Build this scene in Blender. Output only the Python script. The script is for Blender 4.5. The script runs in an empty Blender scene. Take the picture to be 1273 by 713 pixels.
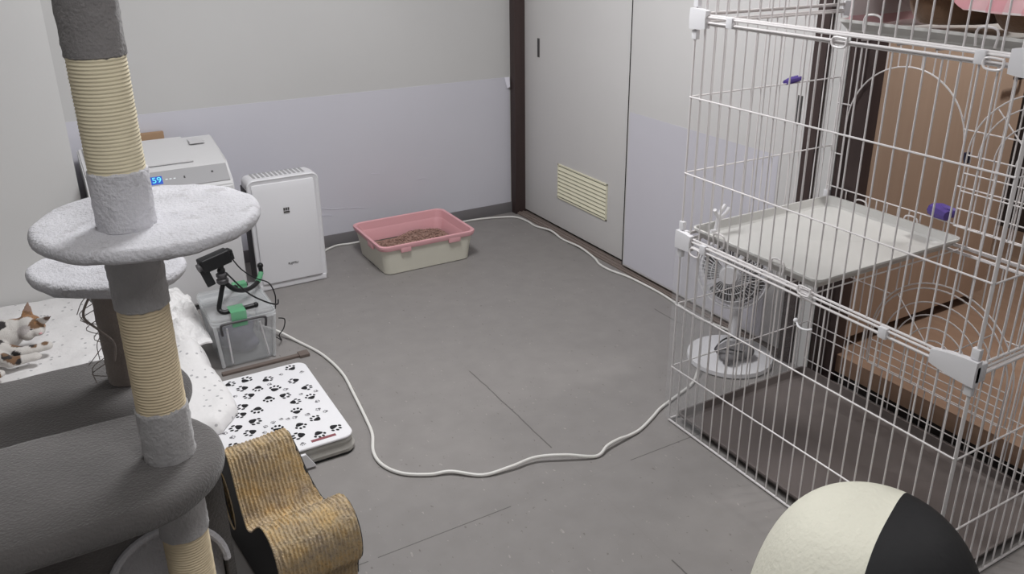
import bpy, bmesh, math, random
from mathutils import Vector, Matrix, noise
random.seed(7)
PI = math.pi
scene = bpy.context.scene
C = scene.collection

# ------------------------------------------------------------------ camera
cam_d = bpy.data.cameras.new('camera'); cam = bpy.data.objects.new('camera', cam_d); C.objects.link(cam)
RR = Vector((0.85704, -0.515249, -0.000842)); DD = Vector((-0.18864, -0.312253, -0.931082)); FF = Vector((0.479476, 0.798133, -0.36481))
m = Matrix(((RR.x, -DD.x, -FF.x, 0), (RR.y, -DD.y, -FF.y, 0), (RR.z, -DD.z, -FF.z, 1.5), (0, 0, 0, 1)))
cam.matrix_world = m
cam_d.sensor_fit = 'HORIZONTAL'; cam_d.sensor_width = 36; cam_d.lens = 29.3964
cam_d.shift_x = -0.019435; cam_d.shift_y = -0.035014; cam_d.clip_start = 0.02
scene.camera = cam
vs = scene.view_settings
scene.display_settings.display_device = 'sRGB'
vs.view_transform = 'Standard'; vs.look = 'None'; vs.gamma = 1; vs.exposure = 0.0; vs.use_curve_mapping = False

# ------------------------------------------------------------------ materials
def lin(c):
    r = []
    for v in c:
        v /= 255.0
        r.append(v / 12.92 if v <= 0.04045 else ((v + 0.055) / 1.055) ** 2.4)
    return tuple(r) + (1,)

def mat(name, rgb, rough=0.6, metal=0.0, bump=None, vary=0.0, vscale=6.0, sheen=0.0, spec=0.35, alpha=1.0, trans=0.0, tweak=None, coat=0.0):
    m = bpy.data.materials.new(name); m.use_nodes = True
    nt = m.node_tree; b = nt.nodes['Principled BSDF']
    b.inputs['Base Color'].default_value = lin(rgb)
    b.inputs['Roughness'].default_value = rough; b.inputs['Metallic'].default_value = metal
    b.inputs['Specular IOR Level'].default_value = spec
    b.inputs['Alpha'].default_value = alpha; b.inputs['Transmission Weight'].default_value = trans
    b.inputs['Coat Weight'].default_value = coat
    if sheen:
        b.inputs['Sheen Weight'].default_value = sheen; b.inputs['Sheen Roughness'].default_value = 0.5
    tc = nt.nodes.new('ShaderNodeTexCoord')
    if vary:
        n = nt.nodes.new('ShaderNodeTexNoise'); n.inputs['Scale'].default_value = vscale; n.inputs['Detail'].default_value = 5
        nt.links.new(tc.outputs['Object'], n.inputs['Vector'])
        mx = nt.nodes.new('ShaderNodeMix'); mx.data_type = 'RGBA'
        c = lin(rgb); lo = tuple(x * (1 - vary) for x in c[:3]) + (1,); hi = tuple(min(1, x * (1 + vary)) for x in c[:3]) + (1,)
        mx.inputs[6].default_value = lo; mx.inputs[7].default_value = hi
        rp = nt.nodes.new('ShaderNodeMapRange'); rp.inputs[1].default_value = .3; rp.inputs[2].default_value = .7
        nt.links.new(n.outputs['Fac'], rp.inputs[0]); nt.links.new(rp.outputs[0], mx.inputs[0])
        nt.links.new(mx.outputs[2], b.inputs['Base Color'])
    if bump:
        sc, st, di = bump
        n2 = nt.nodes.new('ShaderNodeTexNoise'); n2.inputs['Scale'].default_value = sc; n2.inputs['Detail'].default_value = 6
        nt.links.new(tc.outputs['Object'], n2.inputs['Vector'])
        bp = nt.nodes.new('ShaderNodeBump'); bp.inputs['Strength'].default_value = st; bp.inputs['Distance'].default_value = di
        nt.links.new(n2.outputs['Fac'], bp.inputs['Height']); nt.links.new(bp.outputs[0], b.inputs['Normal'])
    if tweak: tweak(nt, b, tc)
    return m

def mathn(nt, op, a, b=None, c=None):
    n = nt.nodes.new('ShaderNodeMath'); n.operation = op
    for i, v in enumerate((a, b, c)):
        if v is None: continue
        if isinstance(v, (int, float)): n.inputs[i].default_value = v
        else: nt.links.new(v, n.inputs[i])
    return n.outputs[0]
def mixc(nt, fac, a, b):
    n = nt.nodes.new('ShaderNodeMix'); n.data_type = 'RGBA'
    if isinstance(fac, (int, float)): n.inputs[0].default_value = fac
    else: nt.links.new(fac, n.inputs[0])
    for i, v in ((6, a), (7, b)):
        if isinstance(v, tuple): n.inputs[i].default_value = v
        else: nt.links.new(v, n.inputs[i])
    return n.outputs[2]
def cursrc(nt, b):
    s = b.inputs['Base Color']
    return s.links[0].from_socket if s.links else tuple(s.default_value)

def floor_tweak(nt, b, tc):
    sx = nt.nodes.new('ShaderNodeSeparateXYZ'); nt.links.new(tc.outputs['Object'], sx.inputs[0])
    wob = nt.nodes.new('ShaderNodeTexNoise'); wob.inputs['Scale'].default_value = 9; nt.links.new(tc.outputs['Object'], wob.inputs['Vector'])
    x = mathn(nt, 'ADD', sx.outputs[0], mathn(nt, 'MULTIPLY', mathn(nt, 'SUBTRACT', wob.outputs['Fac'], .5), .012))
    def line(v, off, per, w):
        f = mathn(nt, 'PINGPONG', mathn(nt, 'SUBTRACT', v, off), per / 2)
        return mathn(nt, 'LESS_THAN', f, w)
    lx = line(x, 1.171, .9, .0022); ly = line(sx.outputs[1], 1.655, .9, .0016)
    msk = nt.nodes.new('ShaderNodeTexNoise'); msk.inputs['Scale'].default_value = 2.3; msk.inputs['Detail'].default_value = 3
    nt.links.new(tc.outputs['Object'], msk.inputs['Vector'])
    on = mathn(nt, 'MULTIPLY', mathn(nt, 'GREATER_THAN', msk.outputs['Fac'], .47), mathn(nt, 'LESS_THAN', sx.outputs[1], 2.45))
    ln = mathn(nt, 'MULTIPLY', mathn(nt, 'MAXIMUM', lx, ly), mathn(nt, 'ADD', mathn(nt, 'MULTIPLY', on, .55), .03))
    # flecks of the vinyl
    fl = nt.nodes.new('ShaderNodeTexNoise'); fl.inputs['Scale'].default_value = 90; fl.inputs['Detail'].default_value = 3
    mp = nt.nodes.new('ShaderNodeMapping'); mp.inputs['Scale'].default_value = (1, .45, 1); mp.inputs['Rotation'].default_value = (0, 0, .6)
    nt.links.new(tc.outputs['Object'], mp.inputs['Vector']); nt.links.new(mp.outputs[0], fl.inputs['Vector'])
    hi = mathn(nt, 'GREATER_THAN', fl.outputs['Fac'], .70); lo = mathn(nt, 'LESS_THAN', fl.outputs['Fac'], .30)
    c = cursrc(nt, b)
    c = mixc(nt, mathn(nt, 'MULTIPLY', hi, .55), c, lin((176, 168, 164)))
    c = mixc(nt, mathn(nt, 'MULTIPLY', lo, .5), c, lin((92, 84, 82)))
    c = mixc(nt, ln, c, lin((48, 44, 43)))
    nt.links.new(c, b.inputs['Base Color'])

def speck_tweak(scale, thr, col, amt):
    def f(nt, b, tc):
        v = nt.nodes.new('ShaderNodeTexVoronoi'); v.inputs['Scale'].default_value = scale
        nt.links.new(tc.outputs['Object'], v.inputs['Vector'])
        t = mathn(nt, 'MULTIPLY', mathn(nt, 'LESS_THAN', v.outputs['Distance'], thr), amt)
        nt.links.new(mixc(nt, t, cursrc(nt, b), lin(col)), b.inputs['Base Color'])
    return f

def sisal_tweak(nt, b, tc):
    w = nt.nodes.new('ShaderNodeTexWave'); w.wave_type = 'BANDS'; w.bands_direction = 'Z'
    w.inputs['Scale'].default_value = 85; w.inputs['Distortion'].default_value = 1.5; w.inputs['Detail'].default_value = 3
    nt.links.new(tc.outputs['Object'], w.inputs['Vector'])
    c = cursrc(nt, b)
    nt.links.new(mixc(nt, mathn(nt, 'MULTIPLY', mathn(nt, 'SUBTRACT', 1.0, w.outputs['Fac']), .16), c, lin((160, 144, 116))), b.inputs['Base Color'])

def plaid_tweak(nt, b, tc):
    sx = nt.nodes.new('ShaderNodeSeparateXYZ'); nt.links.new(tc.outputs['Object'], sx.inputs[0])
    c = lin((238, 226, 226))
    for ax in (1, 2):
        f = mathn(nt, 'PINGPONG', sx.outputs[ax], .035)
        c = mixc(nt, mathn(nt, 'MULTIPLY', mathn(nt, 'LESS_THAN', f, .017), .5), c, lin((228, 142, 154)))
    nt.links.new(c, b.inputs['Base Color'])

def wood_tweak(dark, light, ax='Z', sc=2.0):
    def f(nt, b, tc):
        mp = nt.nodes.new('ShaderNodeMapping')
        mp.inputs['Scale'].default_value = (14, 14, .7) if ax == 'Z' else (14, .9, 14)
        nt.links.new(tc.outputs['Object'], mp.inputs['Vector'])
        n = nt.nodes.new('ShaderNodeTexNoise'); n.inputs['Scale'].default_value = sc; n.inputs['Detail'].default_value = 4
        nt.links.new(mp.outputs[0], n.inputs['Vector'])
        nt.links.new(mixc(nt, n.outputs['Fac'], lin(dark), lin(light)), b.inputs['Base Color'])
    return f

def corr_tweak(nt, b, tc):
    # wear of the cardboard: orange patches above, grey frayed ones on the roll
    n = nt.nodes.new('ShaderNodeTexNoise'); n.inputs['Scale'].default_value = 16; n.inputs['Detail'].default_value = 8; n.inputs['Roughness'].default_value = .75
    nt.links.new(tc.outputs['Object'], n.inputs['Vector'])
    n2 = nt.nodes.new('ShaderNodeTexNoise'); n2.inputs['Scale'].default_value = 160; n2.inputs['Detail'].default_value = 4
    nt.links.new(tc.outputs['Object'], n2.inputs['Vector'])
    r = nt.nodes.new('ShaderNodeValToRGB'); e = r.color_ramp.elements
    e[0].position = .36; e[0].color = lin((182, 166, 148)); e[1].position = .66; e[1].color = lin((224, 190, 134))
    k = e.new(.5); k.color = lin((206, 184, 150))
    nt.links.new(n.outputs['Fac'], r.inputs[0])
    c = mixc(nt, mathn(nt, 'MULTIPLY', mathn(nt, 'GREATER_THAN', n2.outputs['Fac'], .58), .5), r.outputs[0], lin((214, 190, 150)))
    c = mixc(nt, mathn(nt, 'MULTIPLY', mathn(nt, 'LESS_THAN', n2.outputs['Fac'], .38), .4), c, lin((128, 104, 82)))
    nt.links.new(c, b.inputs['Base Color'])

def blotch(nt, b, tc):
    v = nt.nodes.new('ShaderNodeTexNoise'); v.inputs['Scale'].default_value = 38; v.inputs['Detail'].default_value = 4
    nt.links.new(tc.outputs['Object'], v.inputs['Vector'])
    nt.links.new(mixc(nt, mathn(nt, 'MULTIPLY', mathn(nt, 'GREATER_THAN', v.outputs['Fac'], .62), .35), cursrc(nt, b), lin((168, 165, 168))), b.inputs['Base Color'])
M = {}
M['wall'] = mat('painted wall', (200, 199, 198), .85, vary=.025, vscale=1.5, bump=(160, .08, .002))
M['wall2'] = mat('lighter painted wall', (216, 215, 214), .85, vary=.02, vscale=1.5, bump=(160, .08, .002))
M['film'] = mat('lilac wall film', (208, 207, 215), .38, vary=.02, vscale=2, bump=(3, .12, .01))
M['film2'] = mat('pale lilac door film', (208, 206, 214), .35, vary=.015, vscale=2)
M['crease'] = mat('raised film crease', (222, 220, 230), .4)
M['floor'] = mat('vinyl tile', (140, 136, 134), .55, vary=.05, vscale=14, spec=.3, tweak=floor_tweak)
M['base'] = mat('grey vinyl baseboard', (122, 119, 121), .5)
M['ceil'] = mat('ceiling paint', (215, 213, 210), .9)
M['darkwood'] = mat('dark stained wood', (62, 50, 49), .5, tweak=wood_tweak((58, 47, 46), (74, 61, 59)))
M['door'] = mat('off-white closet door', (214, 212, 211), .45, vary=.02, vscale=2)
M['cream'] = mat('cream plastic vent', (228, 224, 200), .5)
M['black'] = mat('black plastic', (26, 26, 28), .45)
M['dark'] = mat('dark gap', (38, 33, 32), .8)
M['steel'] = mat('dark metal pull', (95, 92, 90), .35, metal=.6)
M['track'] = mat('brown floor track', (128, 116, 110), .5)
M['brown'] = mat('brown door veneer', (178, 155, 138), .5, tweak=wood_tweak((178, 153, 134), (192, 167, 148)))
M['woodfloor'] = mat('corridor wood floor', (160, 130, 110), .4, tweak=wood_tweak((142, 114, 96), (170, 142, 122), 'Y'))
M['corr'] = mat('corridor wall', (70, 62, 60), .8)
M['plushP'] = mat('mid grey plush', (168, 166, 167), .95, vary=.10, vscale=12, bump=(190, .6, .004), sheen=.35)
M['plushU'] = mat('upper grey plush', (128, 125, 125), .95, vary=.1, vscale=9, bump=(220, .7, .004), sheen=.3)
M['plushShade'] = mat('grey plush', (92, 89, 88), .95, vary=.28, vscale=4.5, bump=(220, .7, .004), sheen=.35)  # upper-post plush with the platforms' lesser light put into a darker colour
M['plushL'] = mat('pale grey plush', (208, 207, 212), .95, vary=.09, vscale=14, bump=(190, .7, .005), sheen=.12, tweak=blotch)
M['plushM'] = mat('taupe plush', (152, 142, 136), .95, vary=.15, vscale=12, bump=(200, .7, .004), sheen=.3)
M['sisal'] = mat('cream sisal rope', (232, 222, 194), .85, tweak=sisal_tweak)
M['sisalD'] = mat('tan sisal rope', (218, 202, 172), .85, vary=.13, vscale=11, tweak=sisal_tweak)
M['hole'] = mat('cubby inside', (70, 66, 66), .95)
M['white'] = mat('white plastic', (226, 225, 228), .4, vary=.012, vscale=3)
M['whiteW'] = mat('white matte plastic', (214, 213, 214), .5)
M['greyp'] = mat('grey plastic', (165, 164, 166), .5)
M['dgrey'] = mat('dark grey plastic', (74, 72, 74), .5)
M['card'] = mat('brown cardboard', (170, 140, 112), .8)
M['pink'] = mat('pink plastic', (224, 170, 175), .42)
M['ivory'] = mat('ivory plastic', (222, 219, 205), .45, vary=.02)
M['litter'] = mat('brown litter pellets', (158, 128, 116), .9, vary=.45, vscale=110, bump=(150, 1, .006))
M['cord'] = mat('white cord', (226, 224, 220), .5)
M['bcord'] = mat('black cord', (30, 30, 32), .5)
M['wire'] = mat('white coated wire', (226, 222, 222), .35, spec=.5)
M['tray'] = mat('white cage tray', (203, 202, 199), .5, vary=.01)
M['darktray'] = mat('dark floor tray', (112, 104, 102), .5, vary=.04)
M['milky'] = mat('milky clear plastic', (226, 228, 230), .3, alpha=.62)
M['clear'] = mat('clear plastic', (225, 228, 230), .2, alpha=.27, spec=.5)
M['clearS'] = mat('clear sheet', (215, 216, 218), .25, alpha=.10, spec=.3)
M['green'] = mat('green tape', (120, 196, 148), .4, alpha=.58)
M['quilt'] = mat('white speckled quilt', (232, 230, 230), .9, vary=.02, vscale=4, bump=(40, .35, .01), tweak=speck_tweak(34, .17, (150, 148, 152), .7))
M['fleece'] = mat('white fleece', (236, 234, 234), .95, bump=(60, .8, .012), sheen=.2)
M['mat'] = mat('white mat cover', (234, 233, 236), .85, bump=(120, .15, .002))
M['matside'] = mat('grey mat side', (165, 162, 157), .85, bump=(18, .6, .012), vary=.06)
M['paw'] = mat('black print', (34, 33, 36), .9)
M['pawg'] = mat('grey print', (120, 118, 122), .9)
M['maroon'] = mat('maroon label', (140, 84, 90), .8)
M['corrug'] = mat('worn corrugated cardboard', (160, 134, 96), .95, bump=(200, 1.0, .006), tweak=corr_tweak)
M['panelD'] = mat('black grey scratcher side', (62, 62, 63), .7)
M['plaid'] = mat('pink plaid cloth', (236, 214, 216), .9, tweak=plaid_tweak)
M['brownc'] = mat('brown plush cushion', (150, 118, 94), .95, vary=.1, vscale=8, bump=(150, .5, .004), sheen=.3)
M['purple'] = mat('purple clip plastic', (84, 66, 140), .4)
M['navy'] = mat('dark navy clip', (44, 42, 66), .5)
M['creamf'] = mat('cream boucle', (236, 234, 218), .9, vary=.02, vscale=8, bump=(90, .4, .006))
M['blackf'] = mat('black fabric', (34, 34, 36), .7, bump=(60, .3, .004), vary=.1)
M['gcloth'] = mat('grey cloth', (122, 120, 122), .9, bump=(50, .6, .008))
M['tread'] = mat('thin grey board', (110, 98, 92), .6)

def emis(name, rgb, s):
    m = bpy.data.materials.new(name); m.use_nodes = True; b = m.node_tree.nodes['Principled BSDF']
    b.inputs['Base Color'].default_value = (0, 0, 0, 1); b.inputs['Emission Color'].default_value = lin(rgb); b.inputs['Emission Strength'].default_value = s
    return m
M['led'] = emis('cyan led digits', (110, 235, 255), 1.1)
M['ledb'] = emis('blue display', (20, 90, 215), .8)
M['ledw'] = emis('white indicator light', (240, 245, 250), .9)
M['lamp'] = emis('lamp diffuser', (255, 250, 244), 3)

# ------------------------------------------------------------------ mesh helpers
def B(): return bmesh.new()
def box(bm, x0, x1, y0, y1, z0, z1, r=0, seg=2, mi=0):
    v = [bm.verts.new(p) for p in ((x0,y0,z0),(x1,y0,z0),(x1,y1,z0),(x0,y1,z0),(x0,y0,z1),(x1,y0,z1),(x1,y1,z1),(x0,y1,z1))]
    fs = [bm.faces.new([v[i] for i in q]) for q in ((3,2,1,0),(4,5,6,7),(0,1,5,4),(1,2,6,5),(2,3,7,6),(3,0,4,7))]
    for f in fs: f.material_index = mi
    if r:
        es = list({e for f in fs for e in f.edges})
        res = bmesh.ops.bevel(bm, geom=es, offset=r, segments=seg, profile=.6, affect='EDGES')
        for f in res['faces']: f.material_index = mi
    return v
def tube(bm, pts, r, n=8, closed=False, mi=0, cap=True):
    pts = [Vector(p) for p in pts]; N = len(pts)
    rs = r if isinstance(r, (list, tuple)) else [r] * N
    rings = []; up = None
    for i, p in enumerate(pts):
        if closed: t = pts[(i+1) % N] - pts[i-1]
        else: t = pts[min(i+1, N-1)] - pts[max(i-1, 0)]
        t.normalize()
        if up is None:
            up = Vector((0,0,1)) if abs(t.z) < .9 else Vector((1,0,0))
        a = (up - t * up.dot(t))
        if a.length < 1e-6: a = t.orthogonal()
        a.normalize(); up = a; b = t.cross(a)
        rings.append([bm.verts.new(p + (a*math.cos(2*PI*k/n) + b*math.sin(2*PI*k/n)) * rs[i]) for k in range(n)])
    for i in range(N if closed else N-1):
        A, Bq = rings[i], rings[(i+1) % N]
        for k in range(n):
            f = bm.faces.new((A[k], A[(k+1)%n], Bq[(k+1)%n], Bq[k])); f.material_index = mi
    if not closed and cap:
        f = bm.faces.new(list(reversed(rings[0]))); f.material_index = mi
        f = bm.faces.new(rings[-1]); f.material_index = mi
def smoothpath(pts, k=8):
    pts = [Vector(p) for p in pts]; out = []
    for i in range(len(pts)-1):
        p0, p1, p2, p3 = pts[max(i-1,0)], pts[i], pts[i+1], pts[min(i+2, len(pts)-1)]
        for j in range(k):
            t = j / k
            out.append(.5*((2*p1) + (p2-p0)*t + (2*p0-5*p1+4*p2-p3)*t*t + (3*p1-p0-3*p2+p3)*t**3))
    out.append(pts[-1]); return out
def lathe(bm, prof, cx, cy, n=48, mi=0, fn=None, cap=True):
    rings = []
    for (r, z) in prof:
        ring = []
        for k in range(n):
            a = 2*PI*k/n; rr = r; zz = z
            if fn: rr, zz = fn(r, z, a)
            ring.append(bm.verts.new((cx + rr*math.cos(a), cy + rr*math.sin(a), zz)))
        rings.append(ring)
    for A, Bq in zip(rings, rings[1:]):
        for k in range(n):
            f = bm.faces.new((A[k], A[(k+1)%n], Bq[(k+1)%n], Bq[k])); f.material_index = mi
    if cap:
        f = bm.faces.new(list(reversed(rings[0]))); f.material_index = mi
        f = bm.faces.new(rings[-1]); f.material_index = mi
def loft(bm, rings, mi=0, cap=True, closed=True):
    R_ = [[bm.verts.new(p) for p in r] for r in rings]; n = len(R_[0])
    for A, Bq in zip(R_, R_[1:]):
        for k in range(n if closed else n-1):
            f = bm.faces.new((A[k], A[(k+1)%n], Bq[(k+1)%n], Bq[k])); f.material_index = mi
    if cap:
        f = bm.faces.new(list(reversed(R_[0]))); f.material_index = mi
        f = bm.faces.new(R_[-1]); f.material_index = mi
def rrect(x0, x1, y0, y1, r, n=6):
    out = []
    for cx, cy, a0 in ((x1-r, y1-r, 0), (x0+r, y1-r, PI/2), (x0+r, y0+r, PI), (x1-r, y0+r, 3*PI/2)):
        for k in range(n+1):
            a = a0 + PI/2*k/n; out.append((cx + r*math.cos(a), cy + r*math.sin(a)))
    return out
def blob(bm, c, r, sc=(1,1,1), rot=None, u=20, v=14, mi=0):
    mt = Matrix.Translation(c) @ (rot.to_4x4() if rot else Matrix()) @ Matrix.Diagonal((r*sc[0], r*sc[1], r*sc[2], 1))
    res = bmesh.ops.create_uvsphere(bm, u_segments=u, v_segments=v, radius=1, matrix=mt)
    for vv in res['verts']:
        for f in vv.link_faces: f.material_index = mi
def roundslab(bm, ring2d, z0, z1, r, seg=4, mi=0):
    """rounded-edge slab from a convex-ish outline (list of x,y), CCW"""
    cx = sum(p[0] for p in ring2d)/len(ring2d); cy = sum(p[1] for p in ring2d)/len(ring2d)
    n = len(ring2d); nor = []
    for i in range(n):
        a = Vector(ring2d[i-1]); b = Vector(ring2d[(i+1) % n]); t = (b-a).normalized(); nor.append(Vector((t.y, -t.x)))
    rings = []
    def ring(off, z): return [(p[0]-q.x*off, p[1]-q.y*off, z) for p, q in zip(ring2d, nor)]
    for k in range(seg+1):
        a = PI/2*k/seg; rings.append(ring(r*(1-math.sin(a)), z0 + r*(1-math.cos(a))))
    for k in range(seg+1):
        a = PI/2*k/seg; rings.append(ring(r*(1-math.cos(a)), z1 - r*(1-math.sin(a))))
    loft(bm, rings, mi=mi)

ROOTS = {}
def thing(name, loc, label, cat, group=None, rz=0):
    o = bpy.data.objects.new(name, None); C.objects.link(o); o.location = loc; o.rotation_euler = (0, 0, rz)
    o.empty_display_size = .05
    o['label'] = label; o['category'] = cat
    if group: o['group'] = group
    return o
def root_of(o):
    while o.parent: o = o.parent
    return o
def obj(name, bm, mats, parent=None, label=None, cat=None, group=None, kind=None, smooth=True, ang=35, local=False, origin=None):
    if not isinstance(mats, (list, tuple)): mats = [mats]
    bmesh.ops.recalc_face_normals(bm, faces=bm.faces)
    if parent is not None and not local:
        r = root_of(parent); bmesh.ops.translate(bm, verts=bm.verts, vec=-Vector(r.location))
    if origin is not None: bmesh.ops.translate(bm, verts=bm.verts, vec=-Vector(origin))
    me = bpy.data.meshes.new(name); bm.to_mesh(me); bm.free()
    for q in mats: me.materials.append(M[q] if isinstance(q, str) else q)
    if smooth:
        me.polygons.foreach_set('use_smooth', [True]*len(me.polygons)); me.set_sharp_from_angle(angle=math.radians(ang))
    o = bpy.data.objects.new(name, me); C.objects.link(o)
    if parent is not None: o.parent = parent
    if origin is not None: o.location = origin
    if label: o['label'] = label
    if cat: o['category'] = cat
    if group: o['group'] = group
    if kind: o['kind'] = kind
    return o
def part(name, fn, mats, parent, **k):
    bm = B(); fn(bm); return obj(name, bm, mats, parent, **k)
def struct(name, fn, mats, parent=None, **k):
    bm = B(); fn(bm); return obj(name, bm, mats, parent, kind='structure', **k)
def text_obj(name, s, size, mtx, m_, parent, ext=.0006):
    cu = bpy.data.curves.new(name, 'FONT'); cu.body = s; cu.size = size; cu.extrude = ext; cu.align_x = 'CENTER'; cu.align_y = 'CENTER'
    t = bpy.data.objects.new(name, cu); C.objects.link(t)
    dg = bpy.context.evaluated_depsgraph_get(); me = bpy.data.meshes.new_from_object(t.evaluated_get(dg))
    bpy.data.objects.remove(t); me.transform(Matrix.Translation(-Vector(root_of(parent).location)) @ mtx)
    me.materials.clear(); me.materials.append(M[m_])
    o = bpy.data.objects.new(name, me); C.objects.link(o); o.parent = parent; return o
def remesh_obj(name, bm, mats, vox, it=3, **k):
    """melt overlapping blobs into one continuous skin"""
    o = obj(name + '_tmp', bm, mats)
    md = o.modifiers.new('r', 'REMESH'); md.mode = 'VOXEL'; md.voxel_size = vox; md.use_smooth_shade = True
    ms = o.modifiers.new('s', 'SMOOTH'); ms.iterations = it; ms.factor = .6
    dg = bpy.context.evaluated_depsgraph_get(); me = bpy.data.meshes.new_from_object(o.evaluated_get(dg))
    bpy.data.objects.remove(o)
    bm2 = B(); bm2.from_mesh(me); bpy.data.meshes.remove(me)
    return bm2

# ------------------------------------------------------------------ the room
struct('floor', lambda b: box(b, -1.6, 2.24, -1.2, 3.9, -.06, 0), 'floor', smooth=False)
struct('ceiling', lambda b: box(b, -1.6, 4.0, -1.2, 4.0, 2.42, 2.48), 'ceil', smooth=False)
struct('wall_back', lambda b: box(b, -1.6, 2.36, 3.86, 3.96, -.05, 2.42), 'wall', smooth=False)
struct('wall_left', lambda b: box(b, -1.66, -1.6, -1.2, 3.96, -.05, 2.42), 'wall', smooth=False)
struct('wall_front', lambda b: box(b, -1.66, 2.3, -1.26, -1.2, -.05, 2.42), 'wall', smooth=False)
struct('wall_corner', lambda b: box(b, -1.6, .096, 3.605, 3.86, 0, 2.42), 'wall2', smooth=False)
def wr(b):
    box(b, 2.21, 2.31, 1.76, 1.835, 0, 2.42)            # strip between closet and doorway
    box(b, 2.21, 2.31, -1.2, .62, 0, 2.42)
    box(b, 2.21, 2.31, .62, 1.76, 2.05, 2.42)
    box(b, 2.21, 2.31, 1.835, 3.86, 1.95, 2.42)
    box(b, 2.30, 2.36, 1.835, 3.86, 0, 1.95)
struct('wall_right', wr, 'wall', smooth=False)
struct('baseboard_back', lambda b: box(b, -1.6, 2.19, 3.852, 3.862, 0, .06, .002), 'base')
struct('trim_1', lambda b: box(b, 2.185, 2.30, 3.808, 3.86, 0, 2.0, .002), 'darkwood')
struct('trim_2', lambda b: box(b, 2.19, 2.30, 1.832, 1.884, 0, 2.0, .002), 'darkwood')
struct('trim_3', lambda b: box(b, 2.203, 2.262, 1.662, 1.752, 0, 2.05, .002), 'darkwood')
struct('trim_4', lambda b: box(b, 2.203, 2.262, .60, .68, 0, 2.05, .002), 'darkwood')
struct('trim_5', lambda b: (box(b, 2.195, 2.30, 1.884, 3.808, 0, .008), box(b, 2.205, 2.212, 1.884, 3.808, .006, .013), box(b, 2.228, 2.234, 1.884, 3.808, .006, .013)), 'track')
struct('trim_6', lambda b: box(b, 2.2, 2.30, 1.884, 3.808, 1.93, 2.0, .002), 'darkwood')
# closet doors
def closet(name, y0, y1, x, hy):
    d = struct(name, lambda b: box(b, x, x+.025, y0, y1, .022, 1.93, .0015), 'door')
    def hf(b):
        box(b, x-.0012, x+.004, hy-.011, hy+.011, .868, .962, .0008, mi=0)
        box(b, x-.0016, x+.004, hy-.007, hy+.007, .874, .956, .0005, mi=1)
    part('handle', hf, ['steel', 'dgrey'], d, label='recessed dark metal pull')
    return d
d1 = closet('door_1', 2.848, 3.81, 2.246, 3.672)
d2 = closet('door_2', 1.886, 2.872, 2.214, 1.935)
part('door_edge_strip', lambda b: box(b, 2.2125, 2.2135, 2.868, 2.8735, .022, 1.93), 'dark', d2)
part('door_bottom_gap', lambda b: box(b, 2.262, 2.27, 1.89, 3.805, .008, .03), 'dark', d1)
# cream louvre in the far door
def vent(b):
    y0, y1, z0, z1, x = 3.045, 3.475, .178, .36, 2.246
    for a in ((y0, y1, z0, z0+.008), (y0, y1, z1-.008, z1), (y0, y0+.008, z0, z1), (y1-.008, y1, z0, z1)):
        box(b, x-.006, x, a[0], a[1], a[2], a[3], .001)
    n = 8
    for i in range(n):
        z = z0 + .012 + (z1-z0-.024)*(i+.5)/n
        vs_ = [b.verts.new(p) for p in ((x-.0075, y0+.006, z-.0085), (x-.0075, y1-.006, z-.0085), (x-.001, y1-.006, z+.006), (x-.001, y0+.006, z+.006),
                                       (x-.0085, y0+.006, z-.0065), (x-.0085, y1-.006, z-.0065), (x-.001, y1-.006, z+.009), (x-.001, y0+.006, z+.009))]
        for q in ((0,1,2,3),(4,7,6,5),(0,4,5,1),(3,2,6,7)): b.faces.new([vs_[i2] for i2 in q])
part('vent_grille', vent, 'cream', d1, label='cream slatted vent', smooth=False)
part('vent_backing', lambda b: box(b, 2.2452, 2.246, 3.05, 3.47, .183, .355), 'steel', d1)
# protective film on wall and door
o = part('wall_protection_film', lambda b: box(b, .095, 2.18, 3.8575, 3.86, .058, .748), 'film', None, smooth=False, origin=(1.14, 3.86, .06))
o['label'] = 'wide lilac protective film stuck along the lower back wall'; o['category'] = 'wall film'
def creases(b):
    pass
for pts in (((1.12,.205),(1.17,.19),(1.235,.187)), ((1.10,.17),(1.15,.163),(1.17,.155)), ((1.25,.182),(1.30,.178),(1.345,.165)), ((1.38,.34),(1.43,.335)), ((1.62,.27),(1.66,.275),(1.69,.268))):
    part('film_crease', lambda b: tube(b, smoothpath([(x, 3.8565, z) for x, z in pts], 5), .0012, 5), 'crease', o, label='small white raised crease')
o2 = part('film_corner', lambda b: [b.faces.new([b.verts.new(p) for p in q]) for q in ((((2.15,3.857,.748),(2.18,3.857,.748),(2.172,3.838,.70),(2.163,3.85,.69))), ((2.15,3.8565,.7475),(2.163,3.8495,.69),(2.172,3.8375,.70),(2.18,3.8565,.7475)))], 'crease', o, label='curled film corner')
p = part('door_protection_film', lambda b: box(b, 2.2128, 2.2138, 2.0, 2.86, .03, .74), 'film2', None, smooth=False, origin=(2.2135, 2.43, .03))
p['label'] = 'pale lilac film on the lower half of the plain closet door'; p['category'] = 'door film'

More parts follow.
